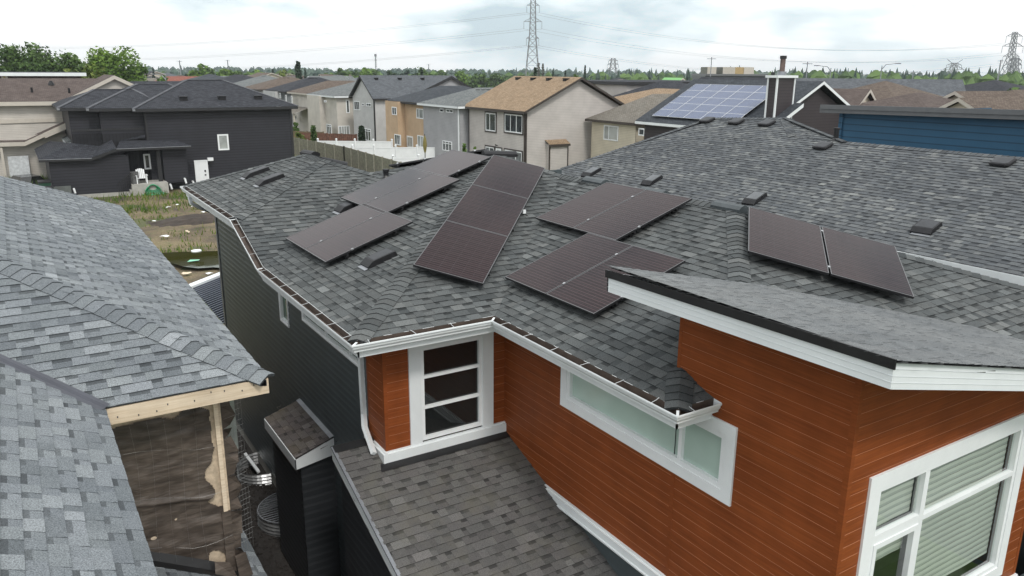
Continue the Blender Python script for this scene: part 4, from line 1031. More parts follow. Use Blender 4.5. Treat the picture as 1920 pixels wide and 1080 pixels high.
def bhouse(label, x0, x1, y0, y1, ze, roof, wall, rmat, fmat, pitch=0.35, oh=0.45, zg=-H, group=None, ridge=None, vents=0, corner=None, seed=0, wall_s=None, base=True):
    t = thing('house', ((x0+x1)/2, y0, zg), label, 'house', group)
    wb = MB(); wbox(wb, x0, x1, y0, y1, zg, ze-0.02, wall)
    a0, a1, b0, b1 = x0-oh, x1+oh, y0-oh, y1+oh
    r = MB(); f = MB()
    if roof == 'hip':
        if ridge is None:
            d = min(a1-a0, b1-b0)/2
            ridge = ((a0+d, b0+d), (a1-d, b1-d)) if True else None
            zr = ze+pitch*d
        else: zr = ridge[2]
        (rx0, ry0), (rx1, ry1) = ridge[0], ridge[1]
        if (a1-a0) >= (b1-b0) or len(ridge) == 3 and abs(rx1-rx0) >= abs(ry1-ry0):
            R0, R1 = (rx0, ry0, zr), (rx1, ry1, zr)
            rface(r, [(a0,b0,ze), (a1,b0,ze), R1, R0], (1,0,0), rmat); rface(r, [(a1,b1,ze), (a0,b1,ze), R0, R1], (-1,0,0), rmat)
            rface(r, [(a0,b1,ze), (a0,b0,ze), R0], (0,-1,0), rmat); rface(r, [(a1,b0,ze), (a1,b1,ze), R1], (0,1,0), rmat)
        else:
            R0, R1 = (rx0, ry0, zr), (rx1, ry1, zr)
            rface(r, [(a0,b1,ze), (a0,b0,ze), R0, R1], (0,-1,0), rmat); rface(r, [(a1,b0,ze), (a1,b1,ze), R1, R0], (0,1,0), rmat)
            rface(r, [(a0,b0,ze), (a1,b0,ze), R0], (1,0,0), rmat); rface(r, [(a1,b1,ze), (a0,b1,ze), R1], (-1,0,0), rmat)
        slab_edges(f, [((a0,b0,ze),(a1,b0,ze)), ((a1,b0,ze),(a1,b1,ze)), ((a1,b1,ze),(a0,b1,ze)), ((a0,b1,ze),(a0,b0,ze))], fmat)
    elif roof == 'gabley':      # ridge along y, gables face the street and the back
        xm = (x0+x1)/2 if ridge is None else ridge; zr = ze+pitch*(xm-a0)
        rface(r, [(a0,b1,ze),(a0,b0,ze),(xm,b0,zr),(xm,b1,zr)], (0,-1,0), rmat); rface(r, [(a1,b0,ze),(a1,b1,ze),(xm,b1,zr),(xm,b0,zr)], (0,1,0), rmat)
        ins = oh*pitch
        for y in (y0, y1): gable_wall(wb, (x0,y,ze-0.02), (x1,y,ze-0.02), (xm,y,zr-ins-0.05), wall)
        slab_edges(f, [((a0,b0,ze),(xm,b0,zr)), ((xm,b0,zr),(a1,b0,ze)), ((a0,b1,ze),(a0,b0,ze)), ((a1,b1,ze),(xm,b1,zr)), ((xm,b1,zr),(a0,b1,ze)), ((a1,b0,ze),(a1,b1,ze))], fmat)
        f.face([(a0,b0,ze-0.2),(x0,b0,ze-0.2),(x0,b1,ze-0.2),(a0,b1,ze-0.2)], fmat)
    elif roof == 'gablex':
        ym = (y0+y1)/2 if ridge is None else ridge; zr = ze+pitch*(ym-b0)
        rface(r, [(a0,b0,ze),(a1,b0,ze),(a1,ym,zr),(a0,ym,zr)], (1,0,0), rmat); rface(r, [(a1,b1,ze),(a0,b1,ze),(a0,ym,zr),(a1,ym,zr)], (-1,0,0), rmat)
        ins = oh*pitch
        for x in (x0, x1): gable_wall(wb, (x,y1,ze-0.02), (x,y0,ze-0.02), (x,ym,zr-ins-0.05), wall)
        slab_edges(f, [((a0,b0,ze),(a1,b0,ze)), ((a1,b0,ze),(a1,ym,zr)), ((a1,ym,zr),(a1,b1,ze)), ((a1,b1,ze),(a0,b1,ze)), ((a0,b1,ze),(a0,ym,zr)), ((a0,ym,zr),(a0,b0,ze))], fmat)
    elif roof == 'flat':
        f.box((a0,b0,ze), (a1,b1,ze+0.35), fmat); rface(r, [(a0+.05,b0+.05,ze+0.36),(a1-.05,b0+.05,ze+0.36),(a1-.05,b1-.05,ze+0.36),(a0+.05,b1-.05,ze+0.36)], (1,0,0), rmat); zr = ze
    if corner:
        for (x, y) in ((x0,y0),(x0,y1),(x1,y0)):
            wb.box((x-0.05,y-0.05,zg),(x+0.05,y+0.05,ze-0.15), corner)
    ro = r.build('roof', t); wb.build('wall', t); f.build('fascia', t)
    t['_z'] = zr
    rg = random.Random(seed+5)
    for k in range(vents):
        fr = (k+0.6)/(vents+0.2)
        v = MB()
        if roof == 'gablex': p = (a0+(a1-a0)*fr, ym-0.7, zr-0.7*pitch)
        elif roof == 'gabley': p = (xm-0.6, b0+(b1-b0)*fr, zr-0.6*pitch)
        else:
            q0, q1 = V3(R0), V3(R1); c = q0+(q1-q0)*fr; p = (c[0]-0.45, c[1]-0.45, zr-0.35)
        v.box((p[0]-0.2,p[1]-0.2,p[2]-0.12),(p[0]+0.2,p[1]+0.2,p[2]+0.13), M['vent']); v.box((p[0]-0.24,p[1]-0.24,p[2]+0.13),(p[0]+0.24,p[1]+0.24,p[2]+0.17), M['vent']); v.build('roof_vent', ro)
    return t
def pxwin(par, ax, val, r, vs=(), hs=(), fr=0.07, trim=0.0, tm=None, glass=None, fm=None, name='window', grow=0.0):
    """window on a wall facing the camera, from the corners of its picture rectangle"""
    if ax == 'W': p, q = PX(r[0], r[1], val), PX(r[2], r[3], val); u0, u1 = min(p[1],q[1]), max(p[1],q[1]); O, ux, n = (val-0.03,0,0), (0,1,0), (-1,0,0)
    else: p, q = PY(r[0], r[1], val), PY(r[2], r[3], val); u0, u1 = min(p[0],q[0]), max(p[0],q[0]); O, ux, n = (0,val-0.03,0), (1,0,0), (0,-1,0)
    z0, z1 = min(p[2],q[2]), max(p[2],q[2])
    if ax == 'W': vs = [1-v for v in vs]
    return window(par, O, ux, n, (u0-grow, z0, u1+grow, z1), trim, fr, vs, hs, glass or M['gfar'], fm, tm, name, recess=0.015)
SF = siding_far_mat; RFm = roof_far_mat
W_tan = SF('taupe_siding', (0.52,0.485,0.46)); W_grey = SF('grey_siding', (0.38,0.38,0.395)); W_or = plain('tan_stucco', (0.5,0.36,0.235), 0.9, 0.1, 0.8)
W_beige = SF('beige_siding', (0.56,0.525,0.475)); W_cream = SF('cream_siding', (0.6,0.54,0.43)); W_dk = SF('black_siding', (0.031,0.031,0.038), 0.22, 0.1, line=0.22)
W_dkv = SF('black_board_siding', (0.02,0.02,0.024), 0.25, 0.1, True, 0.4)
W_lt = SF('light_grey_siding', (0.52,0.52,0.515)); W_blue = SF('blue_siding', (0.032,0.1,0.175), 0.235, 0.08, line=0.42); W_plum = SF('dark_plum_siding', (0.05,0.042,0.045), 0.2, 0.1, line=0.4)
W_blg = SF('blue_grey_siding', (0.2,0.215,0.225)); W_br = SF('brown_siding', (0.06,0.035,0.03))
R_tan = RFm('tan_shingle', (0.24,0.17,0.11), (0.31,0.23,0.155)); R_dk = RFm('black_shingle', (0.028,0.03,0.036), (0.055,0.057,0.066)); R_blk = RFm('charcoal_shingle', (0.045,0.05,0.058), (0.07,0.077,0.086))
R_grey = RFm('mid_grey_shingle', (0.12,0.13,0.13), (0.18,0.19,0.19)); R_gg = RFm('slate_far_shingle', (0.085,0.092,0.102), (0.125,0.133,0.145)); R_br = RFm('brown_far_shingle', (0.1,0.077,0.063), (0.15,0.12,0.1)); R_bg = RFm('taupe_shingle', (0.15,0.135,0.115), (0.2,0.185,0.16))
R_brn2 = RFm('plum_brown_shingle', (0.085,0.066,0.06), (0.12,0.097,0.088))
F_br = plain('brown_fascia', (0.05,0.04,0.034), 0.5, 0.1); F_bk = plain('black_fascia', (0.02,0.02,0.022), 0.5, 0.1); F_be = plain('beige_fascia', (0.5,0.46,0.4), 0.5, 0.06); F_gr = plain('grey_fascia', (0.115,0.12,0.125), 0.5, 0.1)
RB = 'row of two storey houses beyond the wooden fence'
# --- tan house
ty = 58.3; tx = 38.0
tan = bhouse('taupe sided house with tan gable roof and dark brown trim beyond the black panels', tx, 49.0, ty, 68.5, -3.42, 'gabley', W_tan, R_tan, F_br, 0.475, 0.5, group=RB, vents=4, corner=F_br)
tw_ = [((911,211,930,247), (0.42,)), ((947,213,980,251), (0.33,0.66)), ((911,274,927,300), (0.45,)), ((947,280,979,309), (0.64,))]
for r_, v_s in tw_: pxwin(tan, 'W', tx, r_, v_s, trim=0.13, tm=F_br, fr=0.1)
d_ = pxwin(tan, 'W', tx, (930,277,941,306), (), fr=0.2, trim=0.1, tm=F_br, name='door')
tb = MB(); bx0, bx1 = PY(1024, 275, ty)[0], PY(1058, 275, ty)[0]; wbox(tb, bx0, bx1, ty-0.55, ty, -H, -6.3, W_tan)
for x in (bx0, bx1): tb.box((x-0.05, ty-0.6, -H), (x+0.05, ty-0.5, -6.35), F_br)
tbo = tb.build('chimney_chase', tan); tr2 = MB(); rface(tr2, [(bx0-.15,ty-.75,-6.3),(bx1+.15,ty-.75,-6.3),(bx1+.15,ty,-5.95),(bx0-.15,ty,-5.95)], (1,0,0), R_tan); slab_edges(tr2, [((bx0-.15,ty-.75,-6.3),(bx1+.15,ty-.75,-6.3))], F_br); tr2.build('roof', tbo)
lmp = MB(); p = PX(934, 273, tx); lmp.tube([(p[0]-0.1,p[1],p[2]), (p[0]-0.3,p[1],p[2]+0.1), (p[0]-0.3,p[1],p[2]-0.15)], 0.07, M['black'], 6); lmp.build('wall_lamp', tan)
dn = MB(); dn.bar((tx-0.08,ty+0.15,-3.6),(tx-0.08,ty+0.15,-H),0.1,0.1,F_br); dn.build('downspout', tan)
wing = bhouse('low tan hip roofed wing behind the taupe gable house', 52.5, 62, 55, 68, -3.3, 'hip', W_tan, R_tan, F_br, 0.3, 0.5, group=RB)
flt = bhouse('pale house with a flat dark roof edge behind the taupe gable', 64, 84, 76, 92, -1.65, 'flat', W_tan, R_dk, F_bk, group=RB)
# --- grey house with white eaves
gx, gy = 37.2, 68.9
gray = bhouse('grey sided house with white eaves and downspout left of the taupe house', gx, 48, gy, 77, -3.42, 'hip', W_grey, R_grey, M['white'], 0.36, 0.5, group=RB, vents=4)
for r_, v_s in (((825,203,832,211), ()), ((837,204,850,212), (0.5,)), ((830,263,848,285), (0.33,0.66))): pxwin(gray, 'W', gx, r_, v_s, fr=0.09, hs=(0.75,) if r_[1] > 240 else ())
p = PX(860, 205, gx); dn = MB(); dn.bar((gx-0.1, gy+0.1, -3.5), (gx-0.1, gy+0.1, -H), 0.13, 0.1, Wt); dn.build('downspout', gray)
# --- orange stucco house
ox, oy = 37.4, 77.3
ora = bhouse('orange tan stucco house with black hip roof in the row beyond the fence', ox, 48.5, oy, 85.4, -3.42, 'hip', W_or, R_blk, F_bk, 0.36, 0.55, group=RB)
bay = MB(); wbox(bay, ox-0.9, ox, oy+4.7, oy+8.05, -H, -3.45, W_or); bay.build('bay_wall', ora)
pxwin(ora, 'W', ox-0.9, (735,200,744,216), (0.5,), fr=0.09); pxwin(ora, 'W', ox, (781,203,799,224), (0.28,0.72), fr=0.1, glass=M['gpale'])
pxwin(ora, 'W', ox-0.9, (740,251,752,273), (0.4,0.75), fr=0.1); pxwin(ora, 'W', ox, (783,253,795,277), (0.5,), fr=0.1, glass=M['gpale']); pxwin(ora, 'W', ox, (763,254,775,278), (), fr=0.16, glass=M['gpale'], name='door')
# --- grey gable house
hx, hy = 37.6, 91.0
ggh = bhouse('grey house with steep gable roof dotted with vents, between orange and beige houses', hx, 50, hy, 98.3, -3.42, 'gablex', W_lt, R_gg, F_bk, 0.66, 0.4, group=RB, vents=4)
cg = MB(); cgw = MB(); a_, b_, m_ = 41.5, 53.0, 47.6; zz = -3.42+0.66*4.0
yb_ = hy-0.8
rface(cg, [(a_,hy+4,-3.4),(a_,yb_,-3.4),(m_,yb_,zz),(m_,hy+4.0,zz)], (0,-1,0), R_gg); rface(cg, [(b_,yb_,-3.4),(b_,hy+4,-3.4),(m_,hy+4,zz),(m_,yb_,zz)], (0,1,0), R_gg)
gable_wall(cgw, (a_+.3,yb_+.3,-3.5), (b_-.3,yb_+.3,-3.5), (m_,yb_+.3,zz-0.25), W_grey); wbox(cgw, a_+.3, b_-.3, yb_+.3, hy+4, -H, -3.5, W_grey)
slab_edges(cg, [((a_,yb_,-3.4),(m_,yb_,zz)), ((m_,yb_,zz),(b_,yb_,-3.4))], F_bk, 0.35)
cg.build('roof', ggh); cgw.build('wall', ggh)
for r_, v_s, h_s in (((679,193,683,199), (), ()), ((687,193,696,200), (0.5,), ()), ((681,240,696,265), (0.33,0.66), (0.8,)), ((664,189,675,207), (0.35,0.7), ())): pxwin(ggh, 'W', hx, r_, v_s, h_s, fr=0.09)
dn = MB(); dn.bar((hx-0.1,hy+0.1,-3.5),(hx-0.1,hy+0.1,-H),0.16,0.1,F_bk); dn.build('downspout', ggh)
# --- beige hip houses further along
ex, ey = 36.4, 101.0
be1 = bhouse('pale beige house with grey hip roof and french doors behind the brown fence', ex, 48, ey, 111, -3.42, 'hip', W_beige, R_grey, Wt, 0.33, 0.5, group=RB, vents=2)
bj = MB(); wbox(bj, ex+2.2, ex+5, ey-2.6, ey, -H, -3.5, W_beige); bj.build('bay_wall', be1); bj = MB(); wbox(bj, ex-0.8, ex, ey+4.4, ey+9.5, -H, -3.5, W_beige); bj.build('bay_wall', be1)
pxwin(be1, 'S', ey, (634,236,656,253), (0.3,0.5,0.7), fr=0.1, glass=M['gpale'], name='door'); pxwin(be1, 'S', ey, (648,187,656,212), (), fr=0.12)
pxwin(be1, 'W', ex-0.8, (612,232,622,252), (0.33,0.66), (0.78,), fr=0.09); pxwin(be1, 'W', ex-0.8, (608,188,612,192), (), fr=0.08)
be2_ = bhouse('beige house with brown roof, white gable dormer and covered patio', ex+0.2, 49, 112.5, 121, -3.42, 'hip', W_beige, R_br, F_be, 0.36, 0.5, group=RB)
pxwin(be2_, 'W', ex+0.2, (582,184,586,196), (0.5,), fr=0.09); pxwin(be2_, 'W', ex+0.2, (595,185,601,201), (0.5,), fr=0.09)
dm = MB(); p = V3(PD(634, 161, 150)); gable_wall(dm, p+V3((-1.5,0,-1.2)), p+V3((1.5,0,-1.2)), p+V3((0,0,0.3)), W_br); slab_edges(dm, [(p+V3((-1.8,0,-1.3)), p+V3((0,0,0.5))), (p+V3((0,0,0.5)), p+V3((1.8,0,-1.3)))], Wt, 0.22); dm.build('dormer', be2_)
pt = MB(); y_, x_ = 113.0, ex+0.2; zt = -6.2
rface(pt, [(x_-2.4,y_+4.5,zt),(x_-2.4,y_-0.3,zt),(x_,y_-0.3,zt+0.8),(x_,y_+4.5,zt+0.8)], (0,-1,0), R_bg); pt.box((x_-2.3,y_,-H),(x_-2.1,y_+.2,zt),F_be); pt.box((x_-2.3,y_+4,-H),(x_-2.1,y_+4.2,zt),F_be); pt.build('patio_roof', be2_)
gd = bhouse('blue grey house with black hip roof, fourth from the left end of the row', ex+0.4, 49, 123.5, 134, -3.42, 'hip', W_blg, R_dk, F_bk, 0.36, 0.5, group=RB, vents=3)
gdw = MB(); wbox(gdw, ex-0.5, ex+0.4, 127, 134, -H, -3.5, W_lt); gdw.build('bay_wall', gd)
pxwin(gd, 'W', ex-0.5, (546,180,549,196), (), fr=0.1); pxwin(gd, 'W', ex-0.5, (535,178,538,192), (), fr=0.1); pxwin(gd, 'W', ex-0.5, (551,216,556,224), (0.5,), fr=0.1)
e2 = bhouse('light grey house with brown hip roof beside the black roofed one in the row', ex, 49, 137, 148, -3.42, 'hip', W_lt, R_br, F_br, 0.33, 0.5, group=RB, vents=2)
pxwin(e2, 'W', ex, (524,174,527,184), (), fr=0.12); pxwin(e2, 'W', ex, (509,172,512,181), (), fr=0.12)
e3 = bhouse('light grey house with mid grey hip roof behind the black corner house', ex, 49, 151, 163, -3.42, 'hip', W_lt, R_grey, Wt, 0.33, 0.5, group=RB, vents=2)
e4 = bhouse('house with black hip roof at the left end of the row', ex-2, 49, 167, 180, -3.42, 'hip', W_lt, R_dk, F_bk, 0.3, 0.5, group=RB)
e5 = bhouse('house with charcoal roof showing past the peak of the black house', ex-4, 47, 184, 198, -3.6, 'hip', W_lt, R_blk, F_bk, 0.3, 0.5, group=RB)
# --- beige house near N with two windows and taupe roof
fx, fy = 44.6, 51.6
b3 = bhouse('cream sided house with taupe hip roof left of the blue solar array', fx, 57, fy, 57.6, -4.2, 'hip', W_cream, R_bg, F_br, 0.45, 0.45, group=RB, ridge=((49.5, 55.2), (54, 55.2), -2.0))
pxwin(b3, 'W', fx, (1133,234,1159,265), (0.35,), fr=0.1, glass=M['gpale']); pxwin(b3, 'W', fx, (1198,240,1218,256), (0.5,), fr=0.1)
# --- solar house
sx0, sy0, sy1 = 42.3, 36.6, 47.9
sol = bhouse('dark plum house with white trim that carries the blue solar array', sx0, 53.5, sy0, sy1, -3.8, 'gabley', W_plum, R_blk, M['white'], 0.52, 0.55, group=RB)
PLB = (42.36, 0, -3.23, 0.53, 0.0)
o_ = V3(PP(1222.5, 216.3, PLB)); u_ = unit((1,0,0.53)); ORD = ['first', 'second', 'third', 'fourth', 'fifth']
ROWS = ['bottom', 'second lowest', 'middle', 'second highest', 'top']
for i in range(5):
    for j in range(5):
        solar_panel(o_+V3((0,-1,0))*1.7*i+u_*1.0*j, (0,-1,0), u_, 1.685, 0.985, 'blue solar panel, %s from the cream house in the %s row of the array' % (ORD[i], ROWS[j]), 'blue solar panels in the array on the plum house', ('cellb', 'pframe_w'), landscape=True, rails=False)
cc = V3(PY(1443, 222, 36.0)); k_ = MB()
cxa, cxb, cya, cyb = PY(1455,180,36.0)[0], PY(1487,180,36.0)[0], 36.0, 36.75
ztop = PY(1460, 146, 36.0)[2]
wbox(k_, cxa, cxb, cya, cyb, -8, ztop, W_plum)
for x in (cxa, cxb): k_.box((x-0.05,cya-0.05,-8),(x+0.05,cya+0.06,ztop), Wt)
k_.box((cxa-0.05,cyb-0.06,-8),(cxa+0.05,cyb+0.05,ztop), Wt); k_.box((cxa-0.16,cya-0.14,ztop),(cxb+0.16,cyb+0.14,ztop+0.16), Wt)
ko = k_.build('chimney', sol)
fl_ = MB(); p = V3((cxa*0.5+cxb*0.5, 36.4, ztop+0.16)); fl_.tube([p, p+V3((0,0,0.25))], 0.3, M['flash'], 10); fl_.tube([p+V3((0,0,0.25)), p+V3((0,0,1.05))], 0.17, plain('rusty_flue', (0.13,0.09,0.08), 0.7, 0.3), 10); fl_.tube([p+V3((0,0,1.05)), p+V3((0,0,1.25))], 0.22, M['black'], 10)
p2 = V3((cxa+0.1, 36.5, ztop+0.16)); fl_.tube([p2, p2+V3((0,0,0.2))], 0.13, M['black'], 8); fl_.build('flue', ko)
lo_ = MB(); p = V3(PY(1440, 200, 36.9)); rface(lo_, [(sx0-0.6,35.2,-3.7),(sx0+2.6,35.2,-2.0),(sx0+2.6,36.7,-2.0),(sx0-0.6,36.7,-3.7)], (0,1,0), R_blk); slab_edges(lo_, [((sx0-0.6,35.2,-3.7),(sx0+2.6,35.2,-2.0))], Wt, 0.25); lo_.build('porch_roof', sol)
# --- blue house
blx = 26.3
bl_a, bl_b = PX(1540, 196, blx), PX(1920, 206, blx)
blue = thing('house', (blx, bl_a[1], -H), 'blue sided house with a plain dark grey roof edge behind the slate roof', 'house')
yl = PX(1565, 215, blx)[1]; k_ = MB(); y_r = bl_b[1]-4; 
slope = (bl_b[2]-bl_a[2])/(bl_b[1]-bl_a[1]); zr_ = bl_a[2]+slope*(y_r-bl_a[1])
zA = lambda y: bl_a[2]+slope*(y-bl_a[1])
k_.face([(blx+.4,yl,-H),(blx+.4,y_r,-H),(blx+.4,y_r,zA(y_r)-.3),(blx+.4,yl,zA(yl)-.3)], W_blue, uv=[(0,-H),(yl-y_r,-H),(yl-y_r,zA(y_r)-.3),(0,zA(yl)-.3)])
k_.face([(blx+11,yl,-H),(blx+.4,yl,-H),(blx+.4,yl,zA(yl)-.3),(blx+11,yl,zA(yl)-.3)], W_blue, uv=[(0,0),(10,0),(10,8),(0,8)])
k_.box((blx+.34,yl-.12,-H),(blx+.42,yl+.04,zA(yl)-.3), W_blue); k_.build('wall', blue)
k_ = MB(); k_.obox((blx, bl_a[1], bl_a[2]-0.3), (0, y_r-bl_a[1], zr_-bl_a[2]), (0.05,0,0), (0,0,0.14), F_gr); k_.obox((blx-0.04, bl_a[1], bl_a[2]-0.16), (0, y_r-bl_a[1], zr_-bl_a[2]), (0.06,0,0), (0,0,0.16), F_gr); k_.obox((blx, bl_a[1], bl_a[2]-0.3), (11,0,-0.5), (0,0.05,0), (0,0,0.3), F_gr)
k_.face([(blx,bl_a[1],bl_a[2]-.3),(blx,y_r,zr_-.3),(blx+.5,y_r,zr_-.3),(blx+.5,bl_a[1],bl_a[2]-.3)], F_gr); k_.build('fascia', blue)
k_ = MB(); rface(k_, [(blx,bl_a[1],bl_a[2]),(blx,y_r,zr_),(blx+11.5,y_r,zr_-0.6),(blx+11.5,bl_a[1],bl_a[2]-0.6)], (0,-1,0), R_gg); k_.build('roof', blue)

# --- roofs beyond the blue house
def far(px, py, dist): return V3(PD(px, py, dist))
RR = 'roofs beyond the blue house'
def gable_roof_px(label, pk, hw, hgt, L, wall, rmat, fm, dirv, dist, group=RR, ze=None):
    """a gable end facing along -dirv, peak at the picture point pk"""
    p = far(pk[0], pk[1], dist); dv = unit((dirv[0], dirv[1], 0)); s = np.array([dv[1], -dv[0], 0])
    t = thing('house', (p[0], p[1], -H), label, 'house', group)
    a, b = p-s*hw+V3((0,0,-hgt)), p+s*hw+V3((0,0,-hgt)); Lv = dv*L
    r = MB(); rface(r, [a+Lv, a, p, p+Lv], -dv, rmat); rface(r, [b, b+Lv, p+Lv, p], dv, rmat); r.build('roof', t)
    w = MB(); i = dv*0.4; ai, bi = a+i+s*0.35, b+i-s*0.35; gable_wall(w, ai, bi, p+i+V3((0,0,-0.25)), wall)
    for q0, q1 in ((ai, bi), (bi, bi+Lv*0.93), (ai+Lv*0.93, ai)):
        w.face([(q0[0],q0[1],-H),(q1[0],q1[1],-H),(q1[0],q1[1],q1[2]),(q0[0],q0[1],q0[2])], wall, uv=[(0,-H),(8,-H),(8,q1[2]),(0,q0[2])])
    w.build('wall', t)
    f = MB(); slab_edges(f, [(a, p), (p, b)], fm, 0.25); f.build('fascia', t)
    return t
gable_roof_px('brown roofed house with a cream gable just past the blue wall corner', (1633,167), 5.2, 2.3, 16, W_cream, R_brn2, F_be, (-0.35,1), 62)
gable_roof_px('dark roofed house with a small white gable beside the white trimmed chimney', (1554,147), 4.0, 2.2, 18, W_lt, R_dk, Wt, (-0.2,1), 95)
gable_roof_px('brown roofed house at the right edge, rear of two nested cream gables', (1790,171), 5.0, 2.4, 14, W_cream, R_br, F_be, (1,-0.15), 60)
gable_roof_px('small cream gable with pale trim in front of the brown roof on the right edge', (1797,183), 3.6, 1.8, 6, W_cream, R_br, F_be, (1,-0.15), 52)
gable_roof_px('slate roofed house with a pale grey gable and dark trim near the skyline pylon', (1805,149), 5.5, 3.0, 18, W_lt, R_gg, F_bk, (-0.9,1), 88)
def hip_px(label, pk, dist, wx, wy, rise, rmat, wall=None, group=RR, name='house'):
    p = far(pk[0], pk[1], dist); ze = p[2]-rise
    return bhouse(label, p[0]-wx/2, p[0]+wx/2, p[1]-wy/2, p[1]+wy/2, ze, 'hip', wall or W_beige, rmat, F_br, oh=0.5, group=group, ridge=((p[0]-max(0.3,wx/2-wy/2), p[1]), (p[0]+max(0.3,wx/2-wy/2), p[1]), p[2]))
hip_px('plum brown hip roof with pale ridge vents between the cream gables', (1722,174), 60, 13, 12, 2.0, R_brn2)
hip_px('rounded brown hip roof in front of the dark ridge vent line', (1660,152), 84, 13, 13, 2.6, R_br)
hip_px('brown hip roof filling the right edge above the blue house', (1915,168), 58, 16, 14, 2.6, R_br)
hip_px('low dark hip roof with pale skylights below the tree line', (1582,152), 110, 14, 14, 2.2, R_dk)
hip_px('dark plum hip roof under the tall right pylon', (1865,150), 105, 16, 16, 2.4, R_dk)
hip_px('black hip roof with three vents beside the green wrapped house', (1255,152), 92, 15, 12, 3.0, R_dk)
gable_roof_px('house frame wrapped in bright green sheathing on the skyline', (1281,146), 2.5, 2.0, 8, plain('green_sheathing', (0.14,0.36,0.1), 0.7), plain('green_wrap', (0.18,0.42,0.14), 0.7), F_be, (0.3,1), 150)
# apartment block under construction on the skyline
ap = thing('apartment_building', tuple(far(1385, 150, 190)*np.array([1,1,0])+V3((0,0,-H))), 'long grey apartment block with unfinished top storey behind the blue solar array', 'building')
p = far(1322, 142, 190); q = far(1438, 142, 190); d = q-p; d[2] = 0; L = np.linalg.norm(d); d = d/L; nn = np.array([d[1], -d[0], 0])
k_ = MB(); k_.obox((p[0],p[1],-H), d*L, -nn*14, (0,0,p[2]+H), siding_far_mat('block_cladding', (0.11,0.12,0.12), 0.4)); k_.build('wall', ap)
k_ = MB(); k_.obox(p-nn*-0.8, d*L, -nn*16, (0,0,0.45), F_gr); k_.build('roof', ap)
m_st = plain('stud_frame', (0.16,0.16,0.13), 0.8, 0.3); m_sh = plain('yellow_sheathing', (0.4,0.29,0.14), 0.8, 0.15)
for (f0, f1_, mt) in ((0.03,0.17,m_st), (0.28,0.48,m_st), (0.48,0.62,m_sh), (0.62,0.78,m_st)):
    k_ = MB(); k_.obox(p+d*L*f0+V3((0,0,0.45)), d*L*(f1_-f0), -nn*7, (0,0,1.6), mt)
    if mt is m_st:
        for s in range(10): k_.obox(p+d*L*(f0+(f1_-f0)*s/10)+nn*0.06+V3((0,0,0.45)), d*0.25, nn*0.1, (0,0,1.6), F_be)
    k_.build('unfinished_storey', ap)
for s in range(13):
    window(ap, p+V3((0,0,-2.4)), d, nn, (L*(s+0.2)/13, 0.0, L*(s+0.75)/13, 1.7), 0, 0.12, (0.5,), (), M['gpale'] if s % 3 else M['gfar'])

# --- black corner house at the far side of the muddy lot
dy = 69.0
dk = thing('house', (12, dy, -H), 'black sided house with black hip roofs and a white side door across the muddy lot', 'house')
k_ = MB(); wbox(k_, 9.15, 20.75, dy, dy+12, -10.2, -3.35, W_dk); 
wbox(k_, 6.0, 9.3, dy+0.4, dy+11, -5.0, -3.2, W_dk); wbox(k_, 3.95, 6.2, dy+1.0, dy+10, -5.0, -3.15, W_dk)
wbox(k_, 6.02, 9.28, dy+0.42, dy+11, -9, -4.9, W_dkv); wbox(k_, 3.97, 6.18, dy+1.02, dy+10, -9, -4.9, W_dkv)
wbox(k_, 2.1, 7.45, 67.6, 75, -10.2, -6.5, W_dk); wbox(k_, 9.95, 11.75, 67.9, dy, -8.9, -6.05, W_dk)
pc_ = MB(); pc_.box((9.5,67.75,-8.9),(9.78,68.0,-6.1), F_bk); pc_.build('porch_post', dk)
k_.box((20.63,dy-0.06,-10),(20.8,dy+0.1,-3.4), F_bk); k_.box((9.1,dy-0.06,-6),(9.25,dy+0.1,-3.4), F_bk)
k_.box((4.0,dy+0.36,-4.75),(9.2,dy+0.4,-4.62), F_bk); k_.build('wall', dk)
k_ = MB(); f_ = MB()
M['hipcap'] = plain('charcoal_cap', (0.075,0.078,0.088), 0.9, 0.3, 3.0)
def hipc(x0, x1, y0, y1, ze, rx0, rx1, ry, zr, mat=R_dk, fm=F_bk):
    R0, R1 = (rx0, ry, zr), (rx1, ry, zr)
    rface(k_, [(x0,y0,ze),(x1,y0,ze),R1,R0], (1,0,0), mat); rface(k_, [(x1,y1,ze),(x0,y1,ze),R0,R1], (-1,0,0), mat); rface(k_, [(x0,y1,ze),(x0,y0,ze),R0], (0,-1,0), mat); rface(k_, [(x1,y0,ze),(x1,y1,ze),R1], (0,1,0), mat)
    slab_edges(f_, [((x0,y0,ze),(x1,y0,ze)), ((x0,y1,ze),(x0,y0,ze)), ((x1,y0,ze),(x1,y1,ze))], fm, 0.22)
    for q0, q1 in (((x0,y0,ze),R0),((x1,y0,ze),R1),(R0,R1)): k_.bar(V3(q0)+V3((0,0,.02)), V3(q1)+V3((0,0,.02)), 0.26, 0.05, M['hipcap'])
    f_.box((x0-.05,y0-.05,ze-.16),(x0+.14,y0+.1,ze+.02), M['flash'])
hipc(8.3, 21.2, dy-0.6, dy+12.6, -3.12, 13.6, 16.6, dy+6, -1.05)
hipc(5.15, 15, dy-0.2, dy+11.6, -3.05, 9.6, 12, dy+5.6, -1.35); hipc(3.25, 11, dy+0.4, dy+10.6, -3.0, 6.2, 9, dy+4.2, -1.75)
